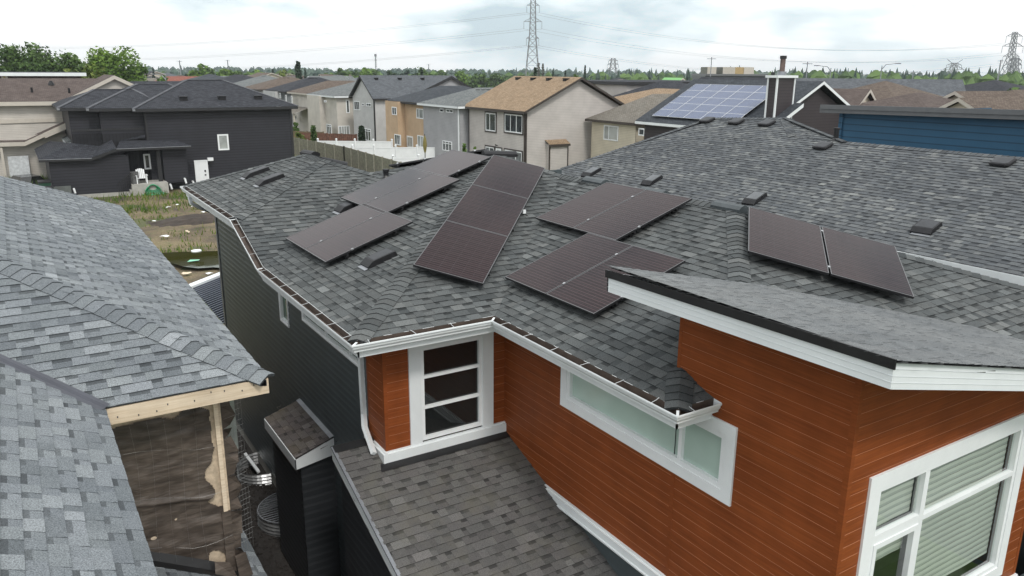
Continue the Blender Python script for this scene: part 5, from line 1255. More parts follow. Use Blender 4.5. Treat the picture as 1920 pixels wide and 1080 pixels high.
# garage and porch roofs
ga, gb, gc, gd_ = PY(72,299,67.2), PY(172,296,67.2), PY(218,278.5,67.2), PY(358,273,67.2)
w1, w2 = PY(134,268,69.4), PY(186,274,69.4)
rface(k_, [ga, gb, w2, w1], (1,0,0), R_dk); rface(k_, [gb, gc, PY(210,262,69), w2], V3(gc)-V3(gb), R_dk); rface(k_, [gc, gd_, PY(330,262,68.9), PY(225,264,69), ], (1,0,0), R_dk); rface(k_, [ga, w1, (ga[0]+1.2, 76, ga[2]+0.6), (ga[0], 76, ga[2])], (0,1,0), R_dk)
rface(k_, [PY(225,264,69), PY(272,258,69), PY(272,253,69.3), PY(271,252,69.3)], (1,0,0), R_dk)
slab_edges(f_, [(ga, gb), (gb, gc), (gc, gd_)], F_bk, 0.2)
for q0, q1 in ((ga, gb), (gc, gd_)): f_.obox(V3(q0)+V3((0,-0.05,-0.06)), V3(q1)-V3(q0), (0,0.04,0), (0,0,0.05), M['flash'])
k_.build('roof', dk); f_.build('fascia', dk)
for px, py in ((344,187), (416,186), (484,185)):
    v = MB(); p = PP(px, py, (0, dy-0.6, -3.12, 0, 2.07/6.6)); v.box((p[0]-.28,p[1]-.25,p[2]-.1),(p[0]+.28,p[1]+.25,p[2]+.22), M['vent']); v.box((p[0]-.33,p[1]-.3,p[2]+.22),(p[0]+.33,p[1]+.3,p[2]+.27), M['vent']); v.build('roof_vent', dk)
pxwin(dk, 'S', dy, (407,252,430,281), (), (), fr=0.12, glass=M['gpale']); pxwin(dk, 'S', dy-0.02, (268,289,284,317), (), (), fr=0.12, glass=M['gfar'])
dw = MB(); p, q = PY(366,303,dy), PY(389,330,dy); dw.box((p[0],dy-0.07,-9.5),(q[0],dy-0.03,p[2]), M['white2']); strip_ring(dw, (0,dy,0), (1,0,0), (0,-1,0), (p[0]-.1,-9.5,q[0]+.1,p[2]+.1), (p[0],-9.5,q[0],p[2]), 0, 0.1, M['white2'])
dw.box((q[0]-.22,dy-0.12,-8.3),(q[0]-.1,dy-0.06,-8.15), M['black']); dw.box((q[0]-.22,dy-0.12,-8.6),(q[0]-.1,dy-0.06,-8.5), M['black']); dw.build('door', dk)
lm = MB(); p = PY(394,301,dy); lm.box((p[0]-.22,dy-.25,p[2]),(p[0]+.22,dy,p[2]+.25),M['white2']); lm.box((p[0]-.12,dy-.2,p[2]-.3),(p[0]+.12,dy,p[2]),M['black']); lm.build('wall_lamp', dk)
for px, py in ((319,346), (346,335), (361,340), (138,353)):
    v = MB(); p = PY(px,py,67.85 if px < 355 else dy); v.tube([(p[0],p[1],p[2]),(p[0],p[1]-.25,p[2]),(p[0]+.05,p[1]-.28,p[2]-.35)],0.08,M['white2'],8); v.build('vent_pipe', dk)
st = MB(); zs = -8.72
st.box((7.4,66.9,-10.3),(10.0,69,zs), M['conc'])
for k in range(4): st.box((6.4+k*0.28,67.0,-10.3),(7.4,68.0,-9.9+k*0.25), M['conc'])
st.build('porch_step', dk)
rl_ = MB(); a, b_ = V3((6.45,66.98,-8.65)), V3((7.5,66.98,-7.8))
rl_.bar(a, b_, 0.06, 0.06, M['black'])
for k in range(8): p = a+(b_-a)*k/7; rl_.bar(p, (p[0],p[1],p[2]-0.95), 0.035, 0.035, M['black'])
rl_.bar(b_, (9.9,66.98,-8.05), 0.05, 0.05, M['black']) if False else None
rl_.build('porch_railing', dk)
pst = MB(); pst.box((7.45,67.2,zs),(8.0,67.75,zs+0.9), plain('porch_stone', (0.1,0.1,0.1), 0.9, 0.5, 6)); pst.build('stone_veneer', dk); pst = MB(); pst.box((2.1,67.45,-9.9),(3.3,67.6,-8.6), M['room']); pst.build('stone_veneer', dk)
fd = MB(); fd.box((2.05,67.5,-10.3),(7.5,67.62,-9.32), M['conc']); fd.build('foundation', dk)
# porch chair and hose
def adirondack(base):
    t = thing('garden_chair', base, 'white slatted garden chair on the concrete porch of the black house', 'chair'); b = V3(base); s = 1.05
    Wc = M['white2']
    m_ = MB(); m_.obox(b+V3((-.3,-.3,.38))*s, (.6*s,0,0), (0,.55*s,-.08*s), (0,0,.04*s), Wc); m_.build('seat', t)
    m_ = MB()
    for k in range(5): x = -.29+k*.12; h_ = .62+.1*math.sin(math.pi*(k+.5)/5); m_.obox(b+V3((x,.22,.32))*s, (.1*s,0,0), (0,.2*s,h_*s), (0,.03*s,0), Wc)
    m_.build('backrest', t)
    for sx_ in (-1, 1):
        m_ = MB(); m_.obox(b+V3((sx_*.36-.06,-.35,.58))*s, (.12*s,0,0), (0,.65*s,0), (0,0,.035*s), Wc); m_.build('armrest', t)
        for yy_ in (-.3, .25): m_ = MB(); m_.obox(b+V3((sx_*.34-.03,yy_,0))*s, (.06*s,0,0), (0,.06*s,0), (0,0,.58*s), Wc); m_.build('leg', t)
adirondack((8.2,67.5,zs))
gm = plain('green_hose', (0.02,0.28,0.12), 0.5, 0.1); hs = MB(); rg = random.Random(2)
for k in range(5):
    w, hgt = 0.28+0.07*k, 0.55+0.12*k
    hs.tube([(8.85+w*math.sin(a)*(1-.35*math.cos(a)), 66.85-0.03*k, -8.8-hgt*.42+hgt*.42*math.cos(a)) for a in [i*2*math.pi/20 for i in range(20)]], 0.035, gm, 6, closed=True)
hs.tube([(8.6,66.8,-9.45),(8.0,66.4,-9.5),(8.6,66.1,-9.5),(9.7,66.3,-9.5),(9.5,66.8,-9.45)], 0.035, gm, 6)
tag(hs.build('garden_hose', origin=(8.85,66.85,-9.9)), 'green garden hose hanging in loops on the porch edge of the black house', 'hose')
# bins and car
def bin_(base, label, s=1.0):
    t = thing('wheelie_bin', base, label, 'bin', 'green bins beside the black house'); b = V3(base); g_ = plain('bin_green', (0.015,0.06,0.035), 0.5, 0.2)
    m_ = MB(); lo_r = [(-.25,-.28),(.25,-.28),(.25,.28),(-.25,.28)]
    A = [b+V3((x*s,y*s,0.08*s)) for x, y in lo_r]; B_ = [b+V3((x*1.25*s,y*1.25*s,1.15*s)) for x, y in lo_r]
    for i in range(4): m_.face([A[i],A[(i+1)%4],B_[(i+1)%4],B_[i]], g_)
    m_.face(A[::-1], g_); m_.build('body', t)
    m_ = MB(); m_.obox(b+V3((-.34,-.38,1.15))*s, (.68*s,0,0), (0,.76*s,0.05), (0,0,.07*s), M['black']); m_.build('lid', t)
    m_ = MB(); m_.tube([b+V3((-.3,.3,.1))*s, b+V3((-.24,.3,.1))*s], .1*s, M['black'], 10); m_.tube([b+V3((.24,.3,.1))*s, b+V3((.3,.3,.1))*s], .1*s, M['black'], 10); m_.build('wheel', t)
bin_((PY(83,340,66.6)[0],66.6,-9.55), 'green wheeled bin standing tallest at the corner of the black house', 1.25); bin_((PY(90,350,65.4)[0],65.4,-9.55), 'shorter green bin in front of the tall one at the black house corner', 1.0)
def car(base, ang, label):
    t = thing('parked_car', base, label, 'car'); b = V3(base); c, s_ = math.cos(ang), math.sin(ang)
    T = lambda x, y, z: b+V3((x*c-y*s_, x*s_+y*c, z))
    pm = plain('car_paint', (0.03,0.032,0.036), 0.2, 0.05); m_ = MB()
    prof = [(-2.2,.35),(-2.25,.7),(-2.1,.95),(-1.2,1.02),(-.6,1.5),(1.0,1.52),(1.9,1.05),(2.25,.95),(2.3,.4)]
    for i in range(len(prof)-1):
        (x0,z0),(x1,z1) = prof[i],prof[i+1]; w0, w1 = (0.9 if z0<1.1 else 0.68), (0.9 if z1<1.1 else 0.68)
        glassy = (i in (3, 5)); m_.face([T(x0,-w0,z0),T(x0,w0,z0),T(x1,w1,z1),T(x1,-w1,z1)][::-1], M['gdark'] if glassy else pm)
    for sg in (-1, 1):
        m_.face([T(x,sg*(0.9 if z<1.1 else .68),z) for x,z in prof], pm)
    m_.build('body', t)
    m_ = MB()
    for sg in (-1,1): m_.face([T(-1.05,sg*.885,1.06),T(1.6,sg*.885,1.08),T(.95,sg*.7,1.44),T(-.5,sg*.7,1.42)], M['gdark'])
    m_.build('side_window', t)
    for x in (-1.4, 1.45):
        for sg in (-1, 1): m_ = MB(); m_.tube([T(x,sg*.75,.33),T(x,sg*.93,.33)], .33, M['black'], 16); m_.build('wheel', t)
cp = PZ(52,338,-9.3); car((cp[0],cp[1]-6,-9.75), 1.9, 'dark car parked behind the grey roof edge, only its roof and window showing')
# --- beige house at the far left
by = 77.5
bge = thing('house', (0, by, -H), 'beige sided house with brown roof and white gable trim at the far left', 'house')
k_ = MB(); wbox(k_, -12, 5.1, by+0.6, by+12, -H, -2.95, W_beige); wbox(k_, -12, 5.6, by-0.8, by+0.7, -H, -5.4, W_beige)
pk, pl0, pr0 = V3(PY(214,141,by-0.3)), V3(PY(113,191,by-0.3)), V3(PY(263,163,by-0.3)); pr0 = pk+(pr0-pk)*1.8
gable_wall(k_, pl0+V3((.5,.4,0)), (pr0[0],by+.1,pl0[2]), pk+V3((0,.4,-.1)), W_beige); k_.box((pl0[0]+.5,by+.15,-H),(pr0[0],by+.6,pl0[2]), W_beige)
k_.build('wall', bge)
k_ = MB(); e0, e1 = V3((-12.5,by,-2.74)), V3(PY(110,190,by)); rface(k_, [e0, e1, PY(205,147,by+5.3), (-12.5,by+5.3,-0.98)], (1,0,0), R_brn2); rface(k_, [(-12.5,by+11,-2.8),(-12.5,by+5.3,-.98),PY(205,147,by+5.3),(10,by+11,-2.8)], (1,0,0), R_brn2)
rface(k_, [pl0, pk, pk+V3((0,8,0)), pl0+V3((0,8,0))], (0,1,0), R_brn2); rface(k_, [pr0, pr0+V3((0,8,0)), pk+V3((0,8,0)), pk], (0,1,0), R_brn2)
l0, l1, l2, l3 = PY(-30,268,by-1.8), PY(46,266,by-1.8), PY(132,226,by-1.8), PY(140,222,by+0.3)
rface(k_, [l0, l1, PY(52,258,by+.3), PY(-30,258,by+.3)], (1,0,0), R_brn2); rface(k_, [l1, l2, PY(132,222,by+.3), PY(52,258,by+.3)], V3(l2)-V3(l1), R_brn2)
k_.build('roof', bge)
k_ = MB(); slab_edges(k_, [(e0, e1), (pl0, pk), (pk, pr0), (l0, l1), (l1, l2)], F_be, 0.32, 0.06); a_ = V3(PY(83,250,by-1.9)); slab_edges(k_, [(a_, PY(134,228,by-1.9))], F_be, 0.4, 0.08); k_.obox(V3(PY(0,232,by+.5)), V3(PY(122,228,by+.5))-V3(PY(0,232,by+.5)), (0,.1,0), (0,0,.3), F_be)
k_.box((PY(3,300,by-1.7)[0],by-1.75,-H),(PY(8,300,by-1.7)[0],by-1.6,-6.3), F_be); k_.build('fascia', bge)
for px, py in ((60,172),(130,173)): k_ = MB(); p = PP(px,py,(0,by,-2.74,0,1.78/5.3)); k_.tube([(p[0],p[1],p[2]-.1),(p[0],p[1],p[2]+.35)],.09,M['vent'],8); k_.build('vent_pipe', bge)
k_ = MB(); p = PP(96,158,(0,by,-2.74,0,1.78/5.3)); k_.tube([(p[0],p[1],p[2]-.1),(p[0],p[1],p[2]+.3)],[.3,.1],M['vent'],8); k_.build('roof_vent', bge)
tp_ = PY(12,292,by-1.3), PY(55,315,by-1.3); k_ = MB(); k_.obox((tp_[0][0],by-1.6,-9.5), (tp_[1][0]-tp_[0][0],0,0), (0,.12,0), (0.05,0.35,2.45), plain('foil_board', (0.5,0.52,0.53), 0.45, 0.2, 5)); tag(k_.build('insulation_board', origin=(tp_[0][0],by-1.6,-9.5)), 'pale insulation board leaning against the beige house', 'board')
gp_ = bhouse('small grey shingled porch roof between the beige house and the black house', 4.5, 9, 72.8, 76, -5.75, 'hip', W_beige, R_grey, Wt, 0.45, 0.9)
# white edged flat house behind the beige one
fz = PY(0,134,100)[2]
ft = bhouse('brown house with a flat white roof edge below the tall leafy trees', -22, 7.4, 100.5, 114, fz-0.45, 'flat', W_br, R_dk, M['white'], oh=0.5)
pxwin(ft, 'S', 100.5, (1,137,15,150), (), (), fr=0.2, glass=plain('amber_blind', (0.42,0.3,0.1), 0.6), fm=F_be)
hip_px('black roofed house with a little dark gable behind the beige gable', (212,157), 112, 12, 14, 2.0, R_dk, W_dk, 'houses on the left skyline')
hip_px('long black roof with two bright skylights behind the black house', (310,152), 128, 22, 12, 1.5, R_dk, W_dk, 'houses on the left skyline')

# --- fences
def board_fence(name, label, pts, h, mat, post, group=None, pw=0.14, sp=2.4, zt=None, capm=None):
    t = thing(name, (pts[0][0], pts[0][1], -H), label, 'fence', group)
    b = MB(); rg = random.Random(len(pts)); posts = []
    for i in range(len(pts)-1):
        a, c = V3(pts[i]), V3(pts[i+1]); d = c-a; L = np.linalg.norm(d[:2]); n_ = int(L/pw); u = d/L; s = np.array([-u[1],u[0],0]); s = unit(s)*0.02
        for k in range(n_): b.obox(a+u*(k*pw)+s*(k%2)*0.4, u*(pw*0.93), s, (0,0,h*(1+rg.uniform(-.008,.008))), mat)
        b.obox(a+V3((0,0,h)), d, s*3.5, (0,0,0.05), capm or mat)
        m_ = int(L/sp)+1
        for k in range(m_+1): posts.append(a+d*k/m_)
    b.build('board_panel', t)
    for p in posts:
        q = MB(); q.box((p[0]-.07,p[1]-.07,p[2]),(p[0]+.07,p[1]+.07,p[2]+h+0.12), post); q.build('post', t)
    return t
M['fencew'] = plain('weathered_fence', (0.2,0.185,0.145), 0.9, 0.3, 5.0); M['fencep'] = plain('weathered_post', (0.26,0.245,0.2), 0.9, 0.2, 4.0); M['fenceb'] = plain('stained_fence', (0.14,0.065,0.042), 0.8, 0.35, 3.0); M['fenced'] = plain('olive_fence', (0.15,0.115,0.065), 0.9, 0.3, 3.0)
def ftop(px, py, zt): p = PZ(px, py, zt); return (p[0], p[1], zt-1.85)
A_, B_, C_ = ftop(546,258,-7.75), ftop(645,276,-7.75), ftop(770,311,-7.75)
board_fence('fence', 'long weathered wooden fence running behind the orange house', [A_, B_, C_], 1.85, M['fencew'], M['fencep'])
xf = A_[0]
def vinyl(label, p, q, h=1.8):
    t = thing('fence', p, label, 'fence', 'white vinyl fences between the yards'); b = MB(); p, q = V3(p), V3(q); d = q-p
    b.obox(p+V3((0,0,0.1)), d, (0.0,0.05,0), (0,0,h-0.1), M['white2']); b.obox(p+V3((0,-0.03,h-0.12)), d, (0,.11,0), (0,0,.12), M['white2']); b.build('panel', t)
    L = np.linalg.norm(d); n_ = int(L/2.4)+1
    for k in range(n_+1):
        c = p+d*k/n_; q_ = MB(); q_.box((c[0]-.07,c[1]-.09,c[2]),(c[0]+.07,c[1]+.13,c[2]+h+.08), M['white2']); q_.tube([(c[0],c[1]+.02,c[2]+h+.08),(c[0],c[1]+.02,c[2]+h+.2),(c[0],c[1]+.02,c[2]+h+.28)],[.1,.14,.04],M['white2'],8); q_.build('post', t)
def vt(px, py): p = PZ(px, py, -7.8); return (p[0]+(1.1 if px < 730 else 0), p[1], -H)
vinyl('white vinyl fence with brown wall behind, farthest of the white fences', vt(578,264.5), vt(735,265))
vinyl('white vinyl fence below the orange house, middle of the white fences', vt(642,277), vt(822,276))
vinyl('white vinyl fence closest to the wooden fence boards and the black panels', vt(716,297), vt(880,293))
wt_ = MB(); p = vt(560,267); q = vt(716,297); wt_.obox(V3(p)+V3((1.0,0,0)), V3(q)-V3(p), (0.06,0,0), (0,0,1.8), M['white2'])
del wt_
board_fence('fence', 'red brown wooden fence in front of the pale beige house', [ftop(560,248,-7.75), ftop(668,252,-7.75)], 1.8, M['fenceb'], M['fenceb'])
board_fence('fence', 'olive brown fence farther back below the gazebo', [ftop(546,244,-7.7), ftop(606,246,-7.7)], 1.7, M['fenced'], M['fenced'])
# yard furniture
def umbrella(px, py, D, hgt, col, label):
    p = far(px, py, D); t = thing('patio_umbrella', (p[0],p[1],p[2]), label, 'umbrella'); m_ = MB(); mt = plain('canopy_'+label.split()[1], col, 0.8, 0.2)
    n = 16; prof = [(0,.05),(.12,.14),(.45,.24),(.78,.17),(1,.04)]
    rings = [[p+V3((r*hgt*.4*(1+.25*(k%2))*math.cos(2*math.pi*k/n), r*hgt*.4*(1+.25*(k%2))*math.sin(2*math.pi*k/n), hgt*z)) for k in range(n)] for z, r in prof]
    for i in range(4):
        for k in range(n): m_.face([rings[i][k],rings[i][(k+1)%n],rings[i+1][(k+1)%n],rings[i+1][k]], mt)
    m_.build('canopy', t); q = MB(); q.tube([(p[0],p[1],-H),(p[0],p[1],p[2]+hgt*1.06)], .04, F_bk, 6); q.build('pole', t)
umbrella(797, 287, 72, 1.6, (0.2,0.17,0.05), 'closed olive patio umbrella behind the white vinyl fence'); umbrella(594, 236, 118, 2.6, (0.28,0.02,0.04), 'closed red patio umbrella on the covered patio')
gz = thing('gazebo', tuple(far(560,240,122)), 'grey two tiered gazebo roof beside the black house corner', 'gazebo'); p = far(565,228,122); k_ = MB()
for (r0,z0,r1,z1) in ((3.6,-1.0,1.2,0.1),(1.5,.35,.6,.6)):
    c4 = [(-1,-1),(1,-1),(1,1),(-1,1)]
    for i in range(4): a,b_ = c4[i],c4[(i+1)%4]; k_.face([p+V3((a[0]*r0,a[1]*r0,z0)),p+V3((b_[0]*r0,b_[1]*r0,z0)),p+V3((b_[0]*r1,b_[1]*r1,z1)),p+V3((a[0]*r1,a[1]*r1,z1))], plain('gazebo_cloth', (0.2,0.2,0.22), 0.8))
    k_.box(p+V3((-r0,-r0,z0-.15)), p+V3((r0,r0,z0-.01)), F_gr)
k_.build('canopy', gz)
for sx_ in (-1,1):
    for sy_ in (-1,1): q = MB(); q.box((p[0]+sx_*3.3-.1,p[1]+sy_*3.3-.1,-H),(p[0]+sx_*3.3+.1,p[1]+sy_*3.3+.1,p[2]-1),F_bk); q.build('leg', gz)
bq = thing('barbecue', tuple(far(655,263,103)), 'dark barbecue by the brown fence beside the pointed cedar', 'barbecue'); p = far(656,264,103); k_ = MB(); k_.box((p[0]-.8,p[1]-.3,-H),(p[0]+.8,p[1]+.3,p[2]-.3),M['black']); k_.build('cabinet', bq); k_ = MB(); k_.tube([(p[0]-.6,p[1],p[2]-.2),(p[0]+.6,p[1],p[2]-.2)],.35,M['vent'],12); k_.build('lid', bq)
# ================================================================== ground
m, nt, b = newmat('suburb_ground')
v = coord(nt); f = noise(nt, v, 0.06, 6, 0.65); f2 = noise(nt, v, 1.7, 4)
c = ramp(nt, f, [(0.35, (0.05,0.075,0.022)), (0.5, (0.085,0.09,0.035)), (0.65, (0.12,0.11,0.075))])
nt.links.new(mix(nt, c, ramp(nt, f2, [(0.3, (0.7,)*3), (0.7, (1.2,)*3)]), 1, 'MULTIPLY'), b.inputs['Base Color']); b.inputs['Roughness'].default_value = 0.95
M['ground'] = m
g = MB(); g.quad((-2500,-600,-H), (3300,-600,-H), (3300,2600,-H), (-2500,2600,-H), M['ground'])
tag(g.build('ground', origin=(0,0,-H)), kind='structure')
m, nt, b = newmat('muddy_lot')
v = coord(nt); f = noise(nt, v, 0.22, 7, 0.68); f2 = noise(nt, v, 2.6, 5, 0.7); f3 = noise(nt, v, 14, 3)
c = ramp(nt, f, [(0.36, (0.035,0.028,0.022)), (0.46, (0.12,0.09,0.055)), (0.58, (0.2,0.155,0.085)), (0.7, (0.13,0.125,0.05))])
c = mix(nt, c, (0.075,0.1,0.025), ramp(nt, f2, [(0.54, (0,0,0)), (0.66, (0.75,)*3)]))
c = mix(nt, c, ramp(nt, f3, [(0.3, (0.6,)*3), (0.7, (1.25,)*3)]), 1, 'MULTIPLY')
nt.links.new(c, b.inputs['Base Color']); b.inputs['Roughness'].default_value = 0.9; bump(nt, b, f2, 0.8, 0.15)
M['mud'] = m
g = MB(); nx, ny = 40, 60
def zl_(x, y): return -H+0.03+0.16*mnoise.noise((x*0.3, y*0.3, 1))+0.07*mnoise.noise((x*1.1, y*1.1, 4))+0.35*math.exp(-((x-11.5)/2.5)**2-((y-49)/3)**2)
for i in range(nx):
    for j in range(ny):
        x0, x1 = -2+28*i/nx, -2+28*(i+1)/nx; y0, y1 = 21.65+47.35*j/ny, 21.65+47.35*(j+1)/ny
        g.face([(x0,y0,zl_(x0,y0)), (x1,y0,zl_(x1,y0)), (x1,y1,zl_(x1,y1)), (x0,y1,zl_(x0,y1))], M['mud'], smooth=True)
tag(g.build('lot', origin=(10,45,-H)), kind='structure')
m, nt, b = newmat('brown_water'); b.inputs['Base Color'].default_value = (0.035,0.035,0.008,1); b.inputs['Roughness'].default_value = 0.03
bump(nt, b, noise(nt, coord(nt), 2.0, 2), 0.03, 0.02); M['water'] = m
g = MB(); pc = [PZ(px,py,-9.35) for px,py in ((300,474),(345,472),(420,470),(430,496),(425,503),(400,501),(372,503),(345,500),(318,492))]
g.face(pc[::-1], M['water']); tag(g.build('water', origin=pc[0]), kind='structure')
g = MB(); g.quad((-4,62,-H+.2),(1.9,62,-H+.2),(1.9,74,-H+.2),(-4,74,-H+.2), M['conc']); tag(g.build('driveway', origin=(3,66,-H)), kind='structure')
g = MB(); g.quad((20.5,60,-H+.1),(27.5,60,-H+.1),(26,110,-H+.1),(20.5,110,-H+.1), plain('lawn', (0.075,0.15,0.02), 0.95, 0.3, 2.0)); tag(g.build('lawn', origin=(24,80,-H)), kind='structure')
gs = plain('street_grass', (0.06,0.11,0.025), 0.95, 0.35, 1.5); ga_ = plain('asphalt', (0.05,0.05,0.052), 0.9, 0.2, 2.0)
g = MB(); g.quad((-60,-14,-H+.02),(90,-14,-H+.02),(90,1.5,-H+.02),(-60,1.5,-H+.02), gs); tag(g.build('grass_verge', origin=(0,-6,-H)), kind='structure')
g = MB(); g.quad((-60,-24,-H+.02),(90,-24,-H+.02),(90,-14,-H+.02),(-60,-14,-H+.02), ga_); tag(g.build('road', origin=(0,-19,-H)), kind='structure')
# grass blades of the lot and the beige house verge
lm_ = leaf_mat('grass_blade', (0.045,0.1,0.012), (0.2,0.22,0.045)); M['blade'] = lm_
rg = random.Random(12); g = MB()
def blade(x, y, z, h, tone):
    a = rg.uniform(0, 6.28); w = rg.uniform(0.02, 0.06); dx, dy = math.cos(a)*w, math.sin(a)*w; l = rg.uniform(-.4,.4)*h, rg.uniform(-.4,.4)*h
    g.face([(x-dx,y-dy,z), (x+dx,y+dy,z), (x+l[0],y+l[1],z+h)], M['blade'], col=(tone,0,0,1))
n_ = 0
while n_ < 6500:
    x, y = rg.uniform(2, 24), rg.uniform(30, 66.5)
    d_ = mnoise.noise((x*0.28, y*0.28, 7))+0.5*mnoise.noise((x*0.9, y*0.9, 2))+(0.55 if y > 57 else 0)-(0.5 if 44 < y < 54 and x > 8 else 0)
    if rg.random() > max(0.015, 0.18+d_): continue
    if 36 < y < 42 and 5.5 < x < 10: continue
    blade(x, y, zl_(x,y)-0.03, rg.uniform(0.12, 0.38)*(1.35 if y > 57 else 1), min(1, max(0, 0.5-d_*0.5+rg.gauss(0,.25)))); n_ += 1
for k in range(2600): blade(rg.uniform(4.5, 11), rg.uniform(27, 36.3), -H+.02, rg.uniform(0.15, 0.4), rg.random())
for k in range(5000): blade(rg.uniform(-3, 5.2), rg.uniform(70.5, 75.8), -H+.1, rg.uniform(0.4, 1.15), rg.random()*0.35)
tag(g.build('grass', origin=(10,45,-H)), kind='stuff')
hm_ = plain('dark_soil', (0.045,0.033,0.025), 0.95, 0.4, 1.5, bumpy=0.6); sm = MB(); c_ = V3(PZ(384,412,-9.5))
for i in range(24):
    for j in range(16):
        def sp_(u, w): x, y = (u/12-1), (w/8-1); r = x*x+y*y; return (c_[0]+x*3.4, c_[1]+y*2.6, -H-0.02+max(0,(1-r))*0.42+0.1*mnoise.noise((u*.6,w*.6,3)))
        sm.face([sp_(i,j), sp_(i+1,j), sp_(i+1,j+1), sp_(i,j+1)], hm_, smooth=True)
tag(sm.build('soil_heap', origin=tuple(c_)), 'low dark heap of soil in the middle of the muddy lot', 'soil heap')
# litter in the lot
rg = random.Random(21)
for i, (px, py, w, l, col) in enumerate([(315,389,.5,.15,(.6,.6,.58)),(363,387,.4,.12,(.6,.6,.58)),(289,415,.3,.15,(.6,.6,.58)),(352,435,.9,.1,(.55,.5,.4)),(310,443,.5,.3,(.6,.6,.58)),(333,384,.25,.2,(.6,.6,.58)),(381,398,.3,.2,(.6,.6,.58)),(393,513,.25,.2,(.6,.6,.58)),(350,513,.4,.25,(.5,.55,.6)),(372,380,.3,.2,(.6,.6,.58))]):
    p = PZ(px, py, -9.4); q = MB(); a = rg.uniform(0,3); u_l = V3((math.cos(a),math.sin(a),0)); s_l = V3((-math.sin(a),math.cos(a),0))
    n8 = 7; ring = [V3(p)+u_l*w/2*math.cos(t)*rg.uniform(.7,1.1)+s_l*l*math.sin(t)*rg.uniform(.7,1.1)+V3((0,0,rg.uniform(0,.06))) for t in [k*2*math.pi/n8 for k in range(n8)]]
    top = V3(p)+V3((0,0,.07))
    for k in range(n8): q.face([ring[k],ring[(k+1)%n8],top], M['white2'] if col[0] > .55 else M['lumber'])
    tag(q.build('litter', origin=p), 'small pale scrap of building litter lying in the muddy lot', 'litter', 'pale scraps scattered over the muddy lot')
q = MB(); p = V3(PZ(368,470,-9.33)); q.tube([p+V3((0,0,-.05)),p+V3((0,0,.02)),p+V3((0,0,.03))],[.26,.26,.22],M['white2'],16); tag(q.build('bucket_lid', origin=tuple(p)), 'round white lid lying at the edge of the muddy pond', 'lid')
q = MB(); p = V3(PZ(362,490,-9.33)); q.face([p+V3((-.3,-.1,.03)),p+V3((.25,-.15,.05)),p+V3((.35,.12,.03)),p+V3((-.1,.18,.06))], plain('mint_plastic', (0.25,0.62,0.42), 0.5)); tag(q.build('plastic_scrap', origin=tuple(p)), 'mint green scrap of plastic floating on the muddy pond', 'litter')

# ================================================================== trees
LM = {'green': leaf_mat('leaf_green', (0.025,0.055,0.014), (0.11,0.18,0.045)), 'bright': leaf_mat('leaf_bright', (0.045,0.1,0.012), (0.18,0.28,0.05)), 'yellow': leaf_mat('leaf_yellow', (0.055,0.085,0.012), (0.17,0.21,0.045)),
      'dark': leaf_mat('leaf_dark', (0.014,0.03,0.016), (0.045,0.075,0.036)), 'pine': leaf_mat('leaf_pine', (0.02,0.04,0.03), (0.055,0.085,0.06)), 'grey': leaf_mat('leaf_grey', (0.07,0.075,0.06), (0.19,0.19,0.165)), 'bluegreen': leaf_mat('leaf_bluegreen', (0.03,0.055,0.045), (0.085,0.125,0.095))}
M['bark'] = plain('bark', (0.07,0.055,0.042), 0.9, 0.3, 6.0)
def leafq(mb, c, s, mat, rg, tone):
    a, b_ = rg.uniform(0, 6.28), rg.uniform(-1, 1); n = V3((math.cos(a)*math.sqrt(1-b_*b_), math.sin(a)*math.sqrt(1-b_*b_), b_))
    x = unit(np.cross(n, (0.3,0.2,1))); y = np.cross(n, x); k = rg.uniform(.6,1.3)
    mb.face([c-x*s*k-y*s*.5, c+x*s*.9*k-y*s*.35, c+x*s*.2*k+y*s*.9], mat, col=(tone,0,0,1))
